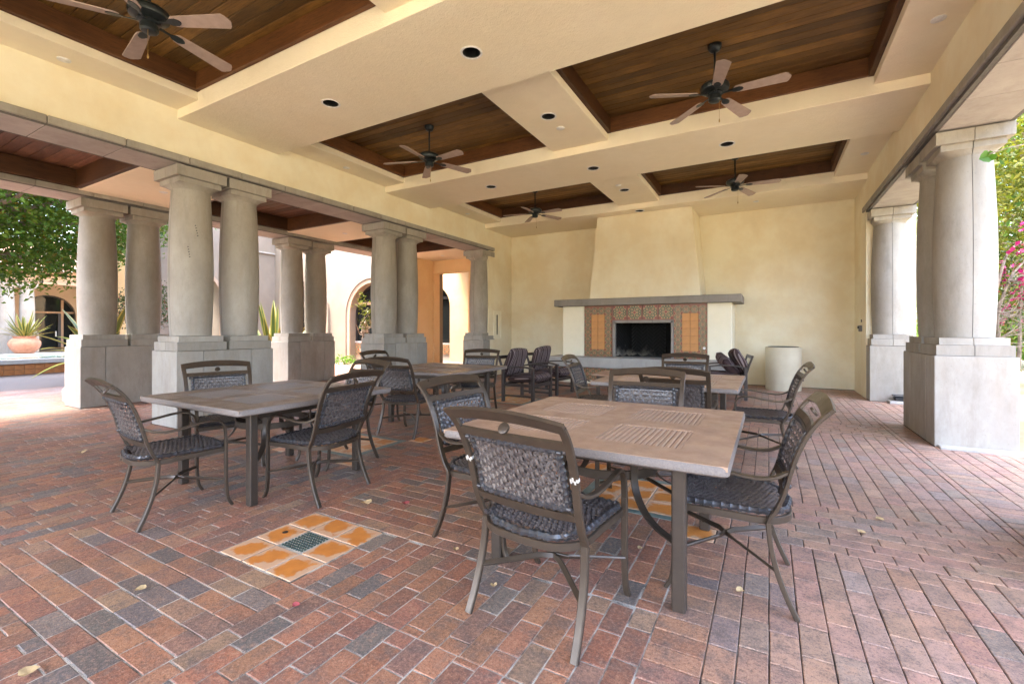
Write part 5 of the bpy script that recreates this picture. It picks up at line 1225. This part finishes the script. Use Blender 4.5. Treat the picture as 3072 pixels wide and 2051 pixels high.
fl_ = [t_ for t_ in tips if r_.random() < 0.42]; P = np.array([np.array(t_) + rng.normal(size=3) * 0.045 for t_ in fl_ for _ in range(16)]); o = link('flower_bracts', leafmesh('flower_bracts', P, 0.06, 'leaf_bract', 34, 0.85), bv); o['kind'] = 'stuff'
vt = thing('vine_tendril', 'single bright green leaf on a tendril in front of the garden column', 'vine', (1.86, 6.22, 3.0))
def heart(s_): return [(0, -0.55 * s_), (0.3 * s_, -0.42 * s_), (0.5 * s_, -0.05 * s_), (0.42 * s_, 0.32 * s_), (0.16 * s_, 0.42 * s_), (0, 0.30 * s_), (-0.16 * s_, 0.42 * s_), (-0.42 * s_, 0.32 * s_), (-0.5 * s_, -0.05 * s_), (-0.3 * s_, -0.42 * s_)]
def hleaf(par, loc, s_, rot):
    h_ = heart(s_); me = MB().add([(x, -0.45 * abs(x), z) for x, z in h_] + [(0, 0, -0.05 * s_)], [(i, (i + 1) % 10, 10) for i in range(10)]).mesh('leaf', 'leaf_bright', True, fix=False); link('leaf', me, par, loc, rot)
hleaf(vt, (0, 0, 0), 0.125, (R(-15), R(70), R(25))); hleaf(vt, (0.05, 0.03, 0.012), 0.10, (R(10), R(48), R(10))); hleaf(vt, (0.20, 0.10, 0.075), 0.06, (R(20), R(20), R(60)))
mb = MB(); tube(mb, [(0.04, 0.0, 0.03), (0.2, 0.1, 0.09), (0.5, 0.4, 0.2), (0.9, 0.8, 0.4)], 0.005, 0.006, 5); obj('stem', mb, 'bark', vt)
# palm high over the garden
pm = thing('palm', 'grey-green palm fronds high above the garden', 'palm', (9.2, 19.0, 0))
obj('trunk', MB().lathe([(0.22, 0), (0.16, 4), (0.14, 8.6)], 12), 'bark', pm, smooth=True)
for i in range(20):
    a = i * 2.4; el = 0.9 - 0.09 * i; fm = MB(); vals = []; d = Vector((math.cos(a), math.sin(a), 0)); L_ = 3.0
    rach = [Vector((0, 0, 8.6)) + d * L_ * t * math.cos(el) + Vector((0, 0, L_ * t * math.sin(el) - 1.3 * t * t)) for t in [k / 14 for k in range(15)]]
    tube(fm, rach, 0.03, 0.006, 4); sd = d.cross(Vector((0, 0, 1)))
    for k in range(2, 15):
        for s_ in (-1, 1):
            p = rach[k]; q = p + sd * s_ * 0.65 * math.sin(math.pi * k / 16) + d * 0.35 + Vector((0, 0, -0.35)); w_ = d * 0.04
            fm.add([p - w_, p + w_, q], [(0, 1, 2)])
    me = fm.mesh('frond', 'leaf_palm', fix=False); at = me.attributes.new('Rnd', 'FLOAT', 'FACE'); at.data.foreach_set('value', [random.random() for _ in me.polygons]); link('frond', me, pm)

# ------------------------------------------------------------------ fallen leaves and petals
LEAVES = [(-2.61, 2.42, 'dry_leaf', 0.085, 'curled tan leaf near the drain inset, by the chair foot'), (-2.35, 2.56, 'petal', 0.06, 'red petal beside the curled leaf near the drain inset'), (-1.60, 2.17, 'dry_leaf', 0.035, 'small tan leaf right of the drain inset'),
 (0.01 - 0.13, 2.52, 'dry_leaf', 0.04, 'pinkish leaf on the bricks right of the table leg'), (-0.66, 2.72, 'dry_leaf', 0.035, 'tan leaf in the dark bricks under the tan table'), (-2.43, 0.60, 'dry_leaf', 0.06, 'pale forked leaf at the lower left edge'),
 (-2.72, 1.07, 'dry_leaf', 0.05, 'tan leaf on a dark brick left of the drain'), (0.52, 3.62, 'dry_leaf', 0.05, 'tan leaf on the brick band in front of the garden pedestal'), (0.66, 3.93, 'dry_leaf', 0.05, 'upright tan leaf in the brick band joint'),
 (-6.3, 1.95, 'dry_leaf', 0.09, 'yellow leaf on the bricks at the far left'), (-5.05, 2.35, 'dry_leaf', 0.08, 'yellow leaf left of the armchair'), (-1.93, 1.36, 'petal', 0.035, 'pink petal at the drain inset corner'), (-1.21, 1.96, 'dry_leaf', 0.035, 'pinkish leaf under the front chair')]
for i, (x, y, mt, s_, lb) in enumerate(LEAVES):
    h_ = heart(s_); v = [(a, b_, 0.006 + 0.35 * abs(a) + random.uniform(0, 0.006)) for a, b_ in h_] + [(0, 0, 0.004)]
    tag(obj('fallen_leaf', MB().add(v, [(k, (k + 1) % 10, 10) for k in range(10)]), mt, None, (x, y, 0.001), (0, 0, random.uniform(0, 6)), fix=False), lb, 'leaf', 'fallen leaves on the bricks')
